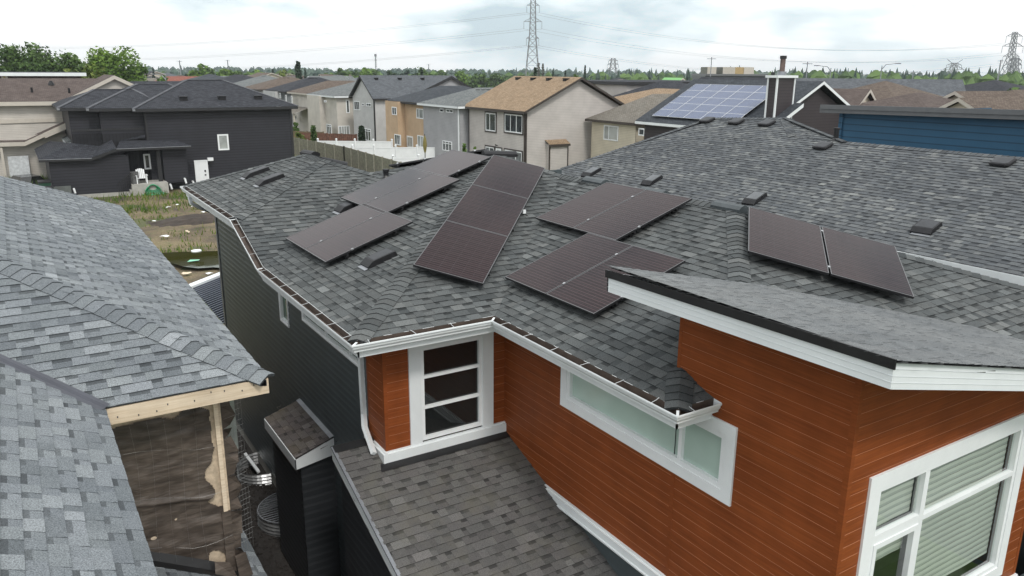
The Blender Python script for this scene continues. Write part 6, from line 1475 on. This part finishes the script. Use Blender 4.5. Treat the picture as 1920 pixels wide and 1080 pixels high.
def tree(label, base, h, w, kind='green', shape='round', n=1400, leaf=0.35, seed=0, group=None, cat='tree', name='tree', low=0.2):
    rg = random.Random(seed*7+3); b = V3(base); t = thing(name, tuple(b), label, cat, group)
    k_ = MB(); 
    top = b+V3((0,0,h*0.8)); k_.tube([b, b+V3((w*.02,0,h*.4)), top], [w*.045+.05, w*.03+.04, .03], M['bark'], 6)
    cl = []
    if shape in ('round', 'tall', 'loose'):
        for i in range(int(16 if shape != 'loose' else 20)):
            while True:
                p = V3((rg.uniform(-1,1), rg.uniform(-1,1), rg.uniform(-1,1)))
                if p@p < 1: break
            cz = h*(low+1)/2+p[2]*h*(1-low)/2*.86; cl.append((b+V3((p[0]*w*.42, p[1]*w*.42, cz)), rg.uniform(.16,.3)*w*(0.8 if shape == 'loose' else 1)*(h/w if shape == 'tall' else 1)**.2, rg.gauss(0,.14)))
        for c, r, tn in cl[:9]:
            s0 = b+V3((0,0,h*rg.uniform(.25,.55))); k_.tube([s0, (s0+c)/2+V3((0,0,.1*h*rg.random())), c], [w*.018+.03, w*.012+.02, .015], M['bark'], 5)
    k_.build('trunk', t); cr_ = MB(); mt = LM[kind]
    if cl:
        for i in range(n):
            c, r, tn = cl[i % len(cl)]
            d = V3((rg.gauss(0,1), rg.gauss(0,1), rg.gauss(0,.85))); d = d/np.linalg.norm(d)*r*(rg.random()**.45)
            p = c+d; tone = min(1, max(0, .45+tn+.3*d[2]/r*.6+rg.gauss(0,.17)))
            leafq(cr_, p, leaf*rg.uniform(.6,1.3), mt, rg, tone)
    elif shape == 'cone':
        L_ = max(7, int(h/0.9))
        for i in range(n):
            f = rg.random()**.8; lay = math.floor(f*L_)/L_; fr = (f*L_) % 1
            R_ = w/2*(1-f)*(0.72+.4*(1-fr))+.06*w*(1-f); a = rg.uniform(0,6.28); arm = 0.8+.25*math.sin(a*5+lay*40)
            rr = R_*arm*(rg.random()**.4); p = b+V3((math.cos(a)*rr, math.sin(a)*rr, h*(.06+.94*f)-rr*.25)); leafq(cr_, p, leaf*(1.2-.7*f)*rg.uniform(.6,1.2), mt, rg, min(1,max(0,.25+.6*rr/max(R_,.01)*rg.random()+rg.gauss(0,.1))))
    elif shape == 'column':
        for i in range(n):
            f = rg.random(); R_ = w/2*(math.sin(math.pi*min(1,.12+f*.8))**.6)*(.8+.3*mnoise.noise((f*8,seed,0))); a = rg.uniform(0,6.28); rr = R_*rg.random()**.4
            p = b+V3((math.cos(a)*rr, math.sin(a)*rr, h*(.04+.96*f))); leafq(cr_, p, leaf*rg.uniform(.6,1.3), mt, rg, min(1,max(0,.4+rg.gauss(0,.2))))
    cr_.build('crown', t)
    return t
def at(px, D): p = far(px, 130, 1.0); s = D/math.hypot(p[0], p[1]); return (p[0]*s, p[1]*s, -H)
def tree_px(label, px, topy, wpx, D, **k):
    b = at(px, D); pt = far(px, topy, 1.0); s = D/math.hypot(pt[0], pt[1]); h = pt[2]*s+H; w = wpx/1500*D
    return tree(label, b, h, w, **k)
TL = 'tall leafy trees on the left skyline'
tree_px('big loose dark green tree leaning at the far left above the flat white roof edge', 45, 84, 95, 150, kind='green', shape='loose', n=5200, leaf=.3, seed=1, group=TL, low=.35)
tree_px('dark green leafy tree joined to the far left one, right half of that pair', 105, 82, 85, 152, kind='green', shape='loose', n=5200, leaf=.3, seed=2, group=TL, low=.3)
tree_px('smaller yellow green tree between the two tall skyline trees', 155, 105, 62, 146, kind='yellow', shape='loose', n=2600, leaf=.3, seed=3, group=TL)
tree_px('big bright green rounded tree standing tallest right of the white roof edge', 219, 83, 92, 148, kind='bright', n=6500, leaf=.3, seed=4, group=TL, low=.25)
tree_px('dark poplar like column rising over the roofs of the beige row', 559, 116, 13, 230, kind='dark', shape='column', n=900, leaf=.5, seed=5)
tree_px('spruce beside the dark columnar tree over the roofs', 572, 127, 12, 240, kind='pine', shape='cone', n=500, leaf=.5, seed=6)
tree_px('lone blue green spruce left of the dark column', 511, 130, 17, 235, kind='pine', shape='cone', n=600, leaf=.6, seed=7)
tree_px('pale green leafy tree left of the dark column', 533, 131, 34, 260, kind='yellow', n=700, leaf=.7, seed=8)
tree_px('round green tree with a lamp arch in front near the red roofs', 305, 135, 26, 190, kind='bright', n=700, leaf=.5, seed=9)
tree_px('dark spruce beside the grey roof past the tall bright tree', 287, 126, 14, 250, kind='pine', shape='cone', n=500, leaf=.5, seed=10)
for i, (px, ty_, w, kd) in enumerate(((372,126,40,'bright'),(395,127,40,'green'),(422,124,34,'bright'),(440,128,30,'green'),(345,131,26,'dark'),(465,131,36,'green'),(488,133,30,'bright'))):
    tree_px('green tree in the skyline clump above the black house roof', px, ty_, w, 280+i*9, kind=kd, n=700, leaf=.75, seed=20+i, group='green trees clumped above the black house roof')
for i, (px, ty_, w, kd) in enumerate(((640,125,22,'green'),(660,131,36,'green'),(685,131,40,'bright'),(700,132,30,'green'),(618,134,26,'green'),(735,133,24,'dark'),(760,131,34,'bluegreen'),(790,131,40,'green'),(830,133,38,'green'),(865,135,36,'bright'),(900,137,34,'green'),(930,137,34,'green'))):
    tree_px('green tree in the skyline belt behind the grey gable house', px, ty_, w, 300+(i*37)%60, kind=kd, n=650, leaf=.75, seed=40+i, group='green trees in the belt behind the grey gable house')
tree_px('spruce with a slim top, tallest of those over the tan roof ridge', 1097, 122, 17, 190, kind='pine', shape='cone', n=800, leaf=.4, seed=60)
tree_px('spruce over the middle of the tan roof ridge', 1037, 130, 10, 190, kind='pine', shape='cone', n=450, leaf=.4, seed=61)
tree_px('small spruce over the right part of the tan roof ridge', 1060, 132, 9, 190, kind='pine', shape='cone', n=400, leaf=.4, seed=62)
tree_px('bushy green tree beside the slim spruce over the tan roof', 1081, 132, 14, 185, kind='green', n=450, leaf=.4, seed=63)
tree_px('bare grey poplar at the right foot of the tall pylon', 1010, 118, 8, 200, kind='grey', shape='column', n=420, leaf=.22, seed=64)
tree_px('second bare grey poplar, farther from the tall pylon foot', 1018, 119, 8, 202, kind='grey', shape='column', n=420, leaf=.22, seed=65)
tree_px('dark bushy spruce in front of the tall pylon foot', 1004, 127, 9, 195, kind='dark', shape='column', n=420, leaf=.35, seed=66)
tree_px('dark slim poplar pair behind the black roof ridge, seen as one', 791, 129, 7, 240, kind='dark', shape='column', n=300, leaf=.45, seed=67)
tree_px('bushy green cedar at the right edge by the big pylon', 1905, 148, 26, 95, kind='green', shape='tall', n=900, leaf=.25, seed=68)
tree_px('dark cedar next to the bushy one near the right edge', 1884, 150, 14, 98, kind='dark', shape='tall', n=600, leaf=.25, seed=69)
tree_px('pointed dark cedar standing between the grey gable house windows and white fence', 673, 237, 13, 98, kind='dark', shape='column', n=1200, leaf=.22, seed=70)
tree_px('slender green sapling in front of the brown fence', 581, 236, 12, 99, kind='green', shape='column', n=600, leaf=.2, seed=71)
tree_px('rounded green shrub beneath the gazebo roof', 549, 230, 12, 108, kind='green', n=500, leaf=.25, seed=72)
tree_px('yellow green bush at the left end of the olive fence', 556, 246, 14, 97, kind='yellow', n=400, leaf=.25, seed=73)
tree_px('bright green shrub rising beside the white downspout', 869, 270, 10, 66, kind='bright', shape='column', n=350, leaf=.16, seed=74)
tree_px('thin bright shrub by the grey house wall near the taupe corner', 890, 275, 6, 66, kind='bright', shape='column', n=160, leaf=.14, seed=75)
# the woods on the horizon: nobody could count them
rg = random.Random(77); w_ = MB()
def lowtree(p, h, w, mat, kind):
    n = 6; tone = rg.random()
    if kind: rings = [(0,.5),(.3,.42),(.32,.5),(.62,.26),(.64,.32),(1,.01)]
    else: rings = [(0,.3),(.25,.5),(.55,.52),(.8,.36),(1,.05)]
    R_ = []
    for z, r in rings: R_.append([p+V3((math.cos(k*6.283/n+z*3)*r*w*rg.uniform(.7,1.2), math.sin(k*6.283/n+z*3)*r*w*rg.uniform(.7,1.2), z*h+(rg.uniform(-.05,.05)*h if 0<z<1 else 0))) for k in range(n)])
    for i in range(len(R_)-1):
        for k in range(n): w_.face([R_[i][k],R_[i][(k+1)%n],R_[i+1][(k+1)%n],R_[i+1][k]], mat, col=(min(1,max(0,tone*.7+rg.uniform(-.2,.3))),0,0,1))
for i in range(3600):
    px = rg.uniform(-80, 2010); band_ = rg.random()
    if mnoise.noise((px*0.02, band_*3, 1)) < -0.12: continue
    if px > 1080: D = rg.uniform(330, 520) if band_ < .6 else rg.uniform(520, 1000)
    else: D = rg.uniform(420, 640) if band_ < .45 else rg.uniform(700, 1500)
    conif = rg.random() < (.38 if px > 1080 else .12)
    mat = LM['bluegreen'] if D > 440 else (LM['pine'] if conif else LM['green'])  # far trees turn bluer: distance haze put into the leaf colour
    h = (rg.uniform(5, 9.8) if D < 700 else rg.uniform(6, 12))*(1.12 if conif else 0.95)
    if px > 1350 and D < 520: h *= 1.15
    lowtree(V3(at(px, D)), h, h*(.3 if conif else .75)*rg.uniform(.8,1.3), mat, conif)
tag(w_.build('woods', origin=(0,500,-H)), kind='stuff')

# --- suburb between the row and the woods
rg = random.Random(31)
cols = [('brown', R_br), ('grey', R_grey), ('black', R_dk), ('taupe', R_bg), ('slate', R_gg), ('dark brown', R_brn2)]
walls_ = [W_beige, W_lt, W_cream, W_tan]
cnt = 0
for i in range(64):
    px = rg.uniform(255, 700) if i < 40 else rg.uniform(1110, 1900); D = rg.uniform(185, 330) if i < 40 else rg.uniform(125, 230)
    if i < 40 and D < 215 and px > 480: D += 60
    p = at(px, D); nm_, rm_ = cols[rg.randrange(6)]; wx, wy = rg.uniform(11, 16), rg.uniform(10, 14)
    bhouse('distant suburban house with %s roof among many below the skyline trees' % nm_, p[0]-wx/2, p[0]+wx/2, p[1]-wy/2, p[1]+wy/2, -3.9-rg.random()*1.2, 'hip' if rg.random() < .6 else rg.choice(['gablex','gabley']), walls_[rg.randrange(4)], rm_, [Wt, F_br, F_be][rg.randrange(3)], 0.36, .5, group='distant houses with %s roofs' % nm_)
hip_px('house with red tiled roof and white wall below the skyline trees', (347,143), 200, 18, 10, 1.6, RFm('red_tile', (0.2,0.075,0.055), (0.26,0.1,0.075)), W_lt, None)

# ================================================================== pylons, poles and wires
M['steel'] = plain('pylon_steel', (0.22,0.23,0.24), 0.5, 0.1, 1.0, metal=0.3)
M['wirec'] = plain('power_cable', (0.3,0.31,0.32), 0.5, 0.1)
def pylon(label, px, D, h, arms, basew, waistw, waist, th=0.28, horns=False):
    b = V3(at(px, D)); t = thing('pylon', tuple(b), label, 'pylon', 'lattice pylons of the power line'); st_ = M['steel']
    ax = unit((-b[1], b[0], 0)) if False else unit((math.cos(0.5), -math.sin(0.5), 0)); ay = np.array([-ax[1], ax[0], 0])
    k_ = MB()
    def hw(z): return basew/2+(waistw/2-basew/2)*min(1, z/waist) if z < waist else waistw/2*(1-(z-waist)/(h-waist)*.35)
    def P_(sx, sy, z): return b+ax*sx*hw(z)+ay*sy*hw(z)+V3((0,0,z))
    zs = [0]; z = 0
    while z < h-0.5: z = min(h, z+max(2.2, hw(z)*1.7)); zs.append(z)
    for sx, sy in ((-1,-1),(1,-1),(1,1),(-1,1)):
        for i in range(len(zs)-1): k_.bar(P_(sx,sy,zs[i]), P_(sx,sy,zs[i+1]), th, th, st_)
    for i in range(len(zs)-1):
        for (s0, s1) in (((-1,-1),(1,-1)),((1,-1),(1,1)),((1,1),(-1,1)),((-1,1),(-1,-1))):
            k_.bar(P_(*s0,zs[i]), P_(*s1,zs[i+1]), th*.6, th*.6, st_); k_.bar(P_(*s1,zs[i]), P_(*s0,zs[i+1]), th*.6, th*.6, st_); k_.bar(P_(*s0,zs[i+1]), P_(*s1,zs[i+1]), th*.5, th*.5, st_)
    k_.build('lattice_mast', t); ends = []
    for (z, L) in arms:
        q = MB()
        for s in (-1, 1):
            tip = b+ax*s*L+V3((0,0,z)); 
            for sy in (-1, 1): q.bar(P_(s,sy,z), tip, th*.7, th*.7, st_); q.bar(P_(s,sy,min(h,z+L*.35)), tip, th*.6, th*.6, st_)
            for f in (.35,.7): 
                c = P_(s,-1,z)*(1-f)+tip*f; q.bar(c, P_(s,-1,min(h,z+L*.35))*(1-f)+tip*f, th*.5, th*.5, st_)
            q.bar(tip, tip-V3((0,0,3.2)), th*.6, th*.6, st_); ends.append(tip-V3((0,0,3.2)))
        q.build('cross_arm', t)
    if horns:
        q = MB()
        for s in (-1, 1): q.bar(P_(s,0,h-.5), b+ax*s*horns+V3((0,0,h+2.2)), th, th, st_)
        q.build('horn', t)
    return ends
hz_ = lambda y, px, D: (127+0.0071*(px-0)-y)/1533*D+H
def zpx(px, y, D): p = far(px, y, 1.0); return p[2]*D/math.hypot(p[0], p[1])+H
D1 = 385
e1 = pylon('tallest lattice pylon cut by the top of the picture above the tan roof', 998, D1, zpx(998,-12,D1), [(zpx(998,10,D1),2.9),(zpx(998,40.5,D1),4.2),(zpx(998,72,D1),2.9)], 7.4, 2.9, zpx(998,66,D1), .2)
D2 = 480
e2_ = pylon('tall lattice pylon near the right edge of the sky', 1892, D2, zpx(1897,60,D2), [(zpx(1895,68,D2),4.2),(zpx(1894,87,D2),5.4),(zpx(1890,106,D2),4.2)], 8.5, 2.4, zpx(1890,104,D2), .26)
e3_ = pylon('smaller lattice pylon half hidden behind the tall right one', 1901, 760, zpx(1902,108,760), [(zpx(1902,113,760),5),(zpx(1902,122,760),6),(zpx(1902,131,760),5)], 8.5, 4.5, zpx(1902,130,760), .6)
e4_ = pylon('wide armed pylon with two horns left of the tall right one', 1788, 620, zpx(1788,118,620), [(zpx(1788,122,620),5.2),(zpx(1788,130,620),7.2),(zpx(1788,137.5,620),5)], 9, 3.2, zpx(1788,128,620), .3, horns=5.2)
e5_ = pylon('slim lattice pylon far off to the right of the spruce', 1149, 800, zpx(1149,109,800), [(zpx(1149,114,800),4.5),(zpx(1149,121.5,800),5.5),(zpx(1149,129,800),4.5)], 10, 5, zpx(1149,128,800), .45)
def wire(label, a, c, sag, r=0.05, grp='power cables strung between the pylons'):
    a, c = V3(a), V3(c); q = MB(); n = 24
    q.tube([a+(c-a)*i/n-V3((0,0,sag*4*(i/n)*(1-i/n))) for i in range(n+1)], r, M['wirec'], 5, caps=False)
    tag(q.build('power_cable', origin=tuple(a)), label, 'cable', grp)
for i, e in enumerate(e1):
    side = 'left' if i % 2 == 0 else 'right'; lev = ('top', 'middle', 'bottom')[i//2]
    tgt = e2_[i]; wire('power cable from the %s %s arm of the tallest pylon towards the right edge' % (lev, side), e, tgt, 9, .05)
    q0 = far(-220, (78, 100, 119)[i//2]+(i%2)*3, 620); wire('power cable from the %s %s arm of the tallest pylon towards the left sky' % (lev, side), e, q0, 9, .05)
for i, e in enumerate(e4_[:4]): 
    wire('thin cable crossing the right sky from the horned pylon, strand %s' % ('one above the others','next below','third down','lowest')[i], e, V3(far(2300, 96+i*9, 560)), 8, .05)
def pole(label, px, topy, D, r=.14, kind=None, col=None):
    b = V3(at(px, D)); zt = zpx(px, topy, D); mt = col or M['flash']; t = thing('street_lamp' if kind else 'utility_pole', tuple(b), label, 'street lamp' if kind else 'pole'); q = MB()
    q.tube([b, b+V3((0,0,zt))], [r, r*.7], mt, 8); q.build('pole', t)
    if kind:
        q = MB(); s = unit((math.cos(.56), -math.sin(.56), 0))*kind; q.tube([b+V3((0,0,zt-.6)), b+s*.6+V3((0,0,zt+.15)), b+s*2.2+V3((0,0,zt+.35))], .07, mt, 6); q.build('arm', t)
        q = MB(); q.obox(b+s*2.1+V3((-.1,-.1,zt+.25)), s*.8, (0.2,0.3,0), (0,0,.16), mt); q.build('lamp_head', t)
    else:
        q = MB(); s = unit((math.cos(.56), -math.sin(.56), 0)); q.bar(b-s*1.1+V3((0,0,zt-.4)), b+s*1.1+V3((0,0,zt-.4)), .12, .14, mt); q.build('cross_arm', t)
pole('tall slim pole standing behind the blue solar array', 1333, 107, 200); pole('tall slim pole right of the brick coloured flue', 1513, 116, 190); pole('utility pole with cross arm on the far left skyline', 338, 113, 330, .25)
pole('short pole beyond the plum roof with pale vents', 1713, 132, 220); pole('pole close to the tall right pylon', 1874, 112, 330, .3); pole('thin pole over the belt of trees behind the grey gable', 804, 120, 420, .3); pole('thin pole above the green clump past the black house', 428, 112, 380, .3)
pole('street lamp bending left over the dark gabled roof', 1196, 132, 1.0) if False else None
pole('street lamp with its arm to the left above the small white gable', 1558, 127, 150, .1, -1); pole('street lamp with its arm to the right above the brown roofs', 1653, 123, 140, .1, 1); pole('street lamp arching over the red roofs on the left skyline', 309, 143, 150, .08, -1); pole('street lamp arching beside the grey gable house ridge', 655, 145, 150, .08, -1)
cmst = thing('radio_mast', at(705, 520), 'thin lattice radio mast above the skyline left of centre', 'mast'); q = MB(); b = V3(at(705, 520)); zt = zpx(705,101,520)
for a in (0, 2.09, 4.19): q.bar(b+V3((math.cos(a)*.9,math.sin(a)*.9,0)), b+V3((math.cos(a)*.3,math.sin(a)*.3,zt)), .22, .22, M['steel'])
q.build('lattice_mast', cmst); q = MB(); q.tube([b+V3((0,0,zt-1.6)), b+V3((0,0,zt))], .8, M['steel'], 8); q.build('antenna', cmst)

# ================================================================== air
hm = bpy.data.materials.new('haze'); hm.use_nodes = True; nt = hm.node_tree; nt.nodes.remove(nt.nodes['Principled BSDF'])
pv = N(nt, 'ShaderNodeVolumePrincipled'); pv.inputs['Color'].default_value = (0.86,0.92,0.96,1); pv.inputs['Density'].default_value = 0.00021; pv.inputs['Anisotropy'].default_value = 0.2
nt.links.new(pv.outputs[0], nt.nodes['Material Output'].inputs['Volume'])
g = MB(); g.box((-2600,-640,-H-1.5), (3400,2700,44), hm); tag(g.build('haze', origin=(0,0,0)), kind='stuff')

# ================================================================== sky, sun, camera
SUN_EL, SUN_AZ = math.radians(50), math.radians(188)     # azimuth from +y towards +x
w = bpy.data.worlds.new('World'); scene.world = w; w.use_nodes = True; nt = w.node_tree
bg = nt.nodes['Background']; out = nt.nodes['World Output']
sk = N(nt, 'ShaderNodeTexSky', sky_type='NISHITA'); sk.sun_disc = False; sk.sun_elevation = SUN_EL; sk.sun_rotation = SUN_AZ
sk.air_density = 1.0; sk.dust_density = 2.0
nt.links.new(sk.outputs[0], bg.inputs[0]); bg.inputs[1].default_value = 0.09
tc = N(nt, 'ShaderNodeTexCoord'); sp = N(nt, 'ShaderNodeSeparateXYZ'); nt.links.new(tc.outputs['Generated'], sp.inputs[0])
az = mth(nt, 'ARCTAN2', sp.outputs[0], sp.outputs[1]); el = mth(nt, 'ARCSINE', sp.outputs[2])
cv = N(nt, 'ShaderNodeCombineXYZ'); nt.links.new(mth(nt, 'MULTIPLY', az, 3.2), cv.inputs[0]); nt.links.new(mth(nt, 'MULTIPLY', el, 7.0), cv.inputs[1]); cv.inputs[2].default_value = 3.7
n1 = noise(nt, cv.outputs[0], 1.35, 7, 0.56)
cv2 = N(nt, 'ShaderNodeCombineXYZ'); nt.links.new(mth(nt, 'MULTIPLY', az, 2.0), cv2.inputs[0]); nt.links.new(mth(nt, 'MULTIPLY', el, 12.0), cv2.inputs[1]); cv2.inputs[2].default_value = 1.2
n2 = noise(nt, cv2.outputs[0], 1.6, 6, 0.55)
# a thinner, bluer gap in the cloud deck lies straight ahead
def gauss(x, c, s): return mth(nt, 'EXPONENT', mth(nt, 'MULTIPLY', mth(nt, 'POWER', mth(nt, 'DIVIDE', mth(nt, 'SUBTRACT', x, c), s), 2.0), -1.0))
gap = mth(nt, 'MULTIPLY', gauss(az, math.radians(34.5), math.radians(8)), gauss(el, math.radians(3.6), math.radians(3.2)))
tot = mth(nt, 'ADD', mth(nt, 'ADD', mth(nt, 'MULTIPLY', n1, 0.6), mth(nt, 'MULTIPLY', n2, 0.4)), mth(nt, 'MULTIPLY', gap, 0.17))
cc_ = ramp(nt, tot, [(0.51, (1.0,1.012,1.015)), (0.555, (0.8,0.885,0.915)), (0.64, (0.52,0.625,0.675))])
cb_ = N(nt, 'ShaderNodeBackground'); nt.links.new(cc_, cb_.inputs[0]); 
# an overcast deck is brighter overhead than at the horizon
nt.links.new(mth(nt, 'ADD', mth(nt, 'MULTIPLY', mth(nt, 'MAXIMUM', sp.outputs[2], 0.0), 0.7), 1.52), cb_.inputs[1])
mx = N(nt, 'ShaderNodeMixShader'); mx.inputs[0].default_value = 0.93
nt.links.new(bg.outputs[0], mx.inputs[1]); nt.links.new(cb_.outputs[0], mx.inputs[2]); nt.links.new(mx.outputs[0], out.inputs['Surface'])
sd = bpy.data.lights.new('sun', 'SUN'); sd.energy = 2.1; sd.angle = math.radians(10); sd.color = (1.0, 0.96, 0.9)
so = bpy.data.objects.new('sun', sd); COL.objects.link(so)
sv = Vector((math.sin(SUN_AZ)*math.cos(SUN_EL), math.cos(SUN_AZ)*math.cos(SUN_EL), math.sin(SUN_EL)))
so.rotation_euler = sv.to_track_quat('Z', 'Y').to_euler(); so.location = (0, -20, 60)
cam = bpy.data.cameras.new('camera'); co = bpy.data.objects.new('camera', cam); COL.objects.link(co)
cam.sensor_width = 36; cam.lens = FPX/1920*36; cam.clip_end = 20000; cam.clip_start = 0.05
mm = Matrix(((_r2[0], _u2[0], -_fw[0], 0), (_r2[1], _u2[1], -_fw[1], 0), (_r2[2], _u2[2], -_fw[2], H), (0,0,0,1)))
co.matrix_world = mm; scene.camera = co
scene.view_settings.view_transform = 'Standard'; scene.view_settings.look = 'None'; scene.view_settings.exposure = -0.3; scene.view_settings.gamma = 1
scene.cycles.max_bounces = 6; scene.cycles.diffuse_bounces = 3; scene.cycles.transparent_max_bounces = 8; scene.cycles.use_denoising = True
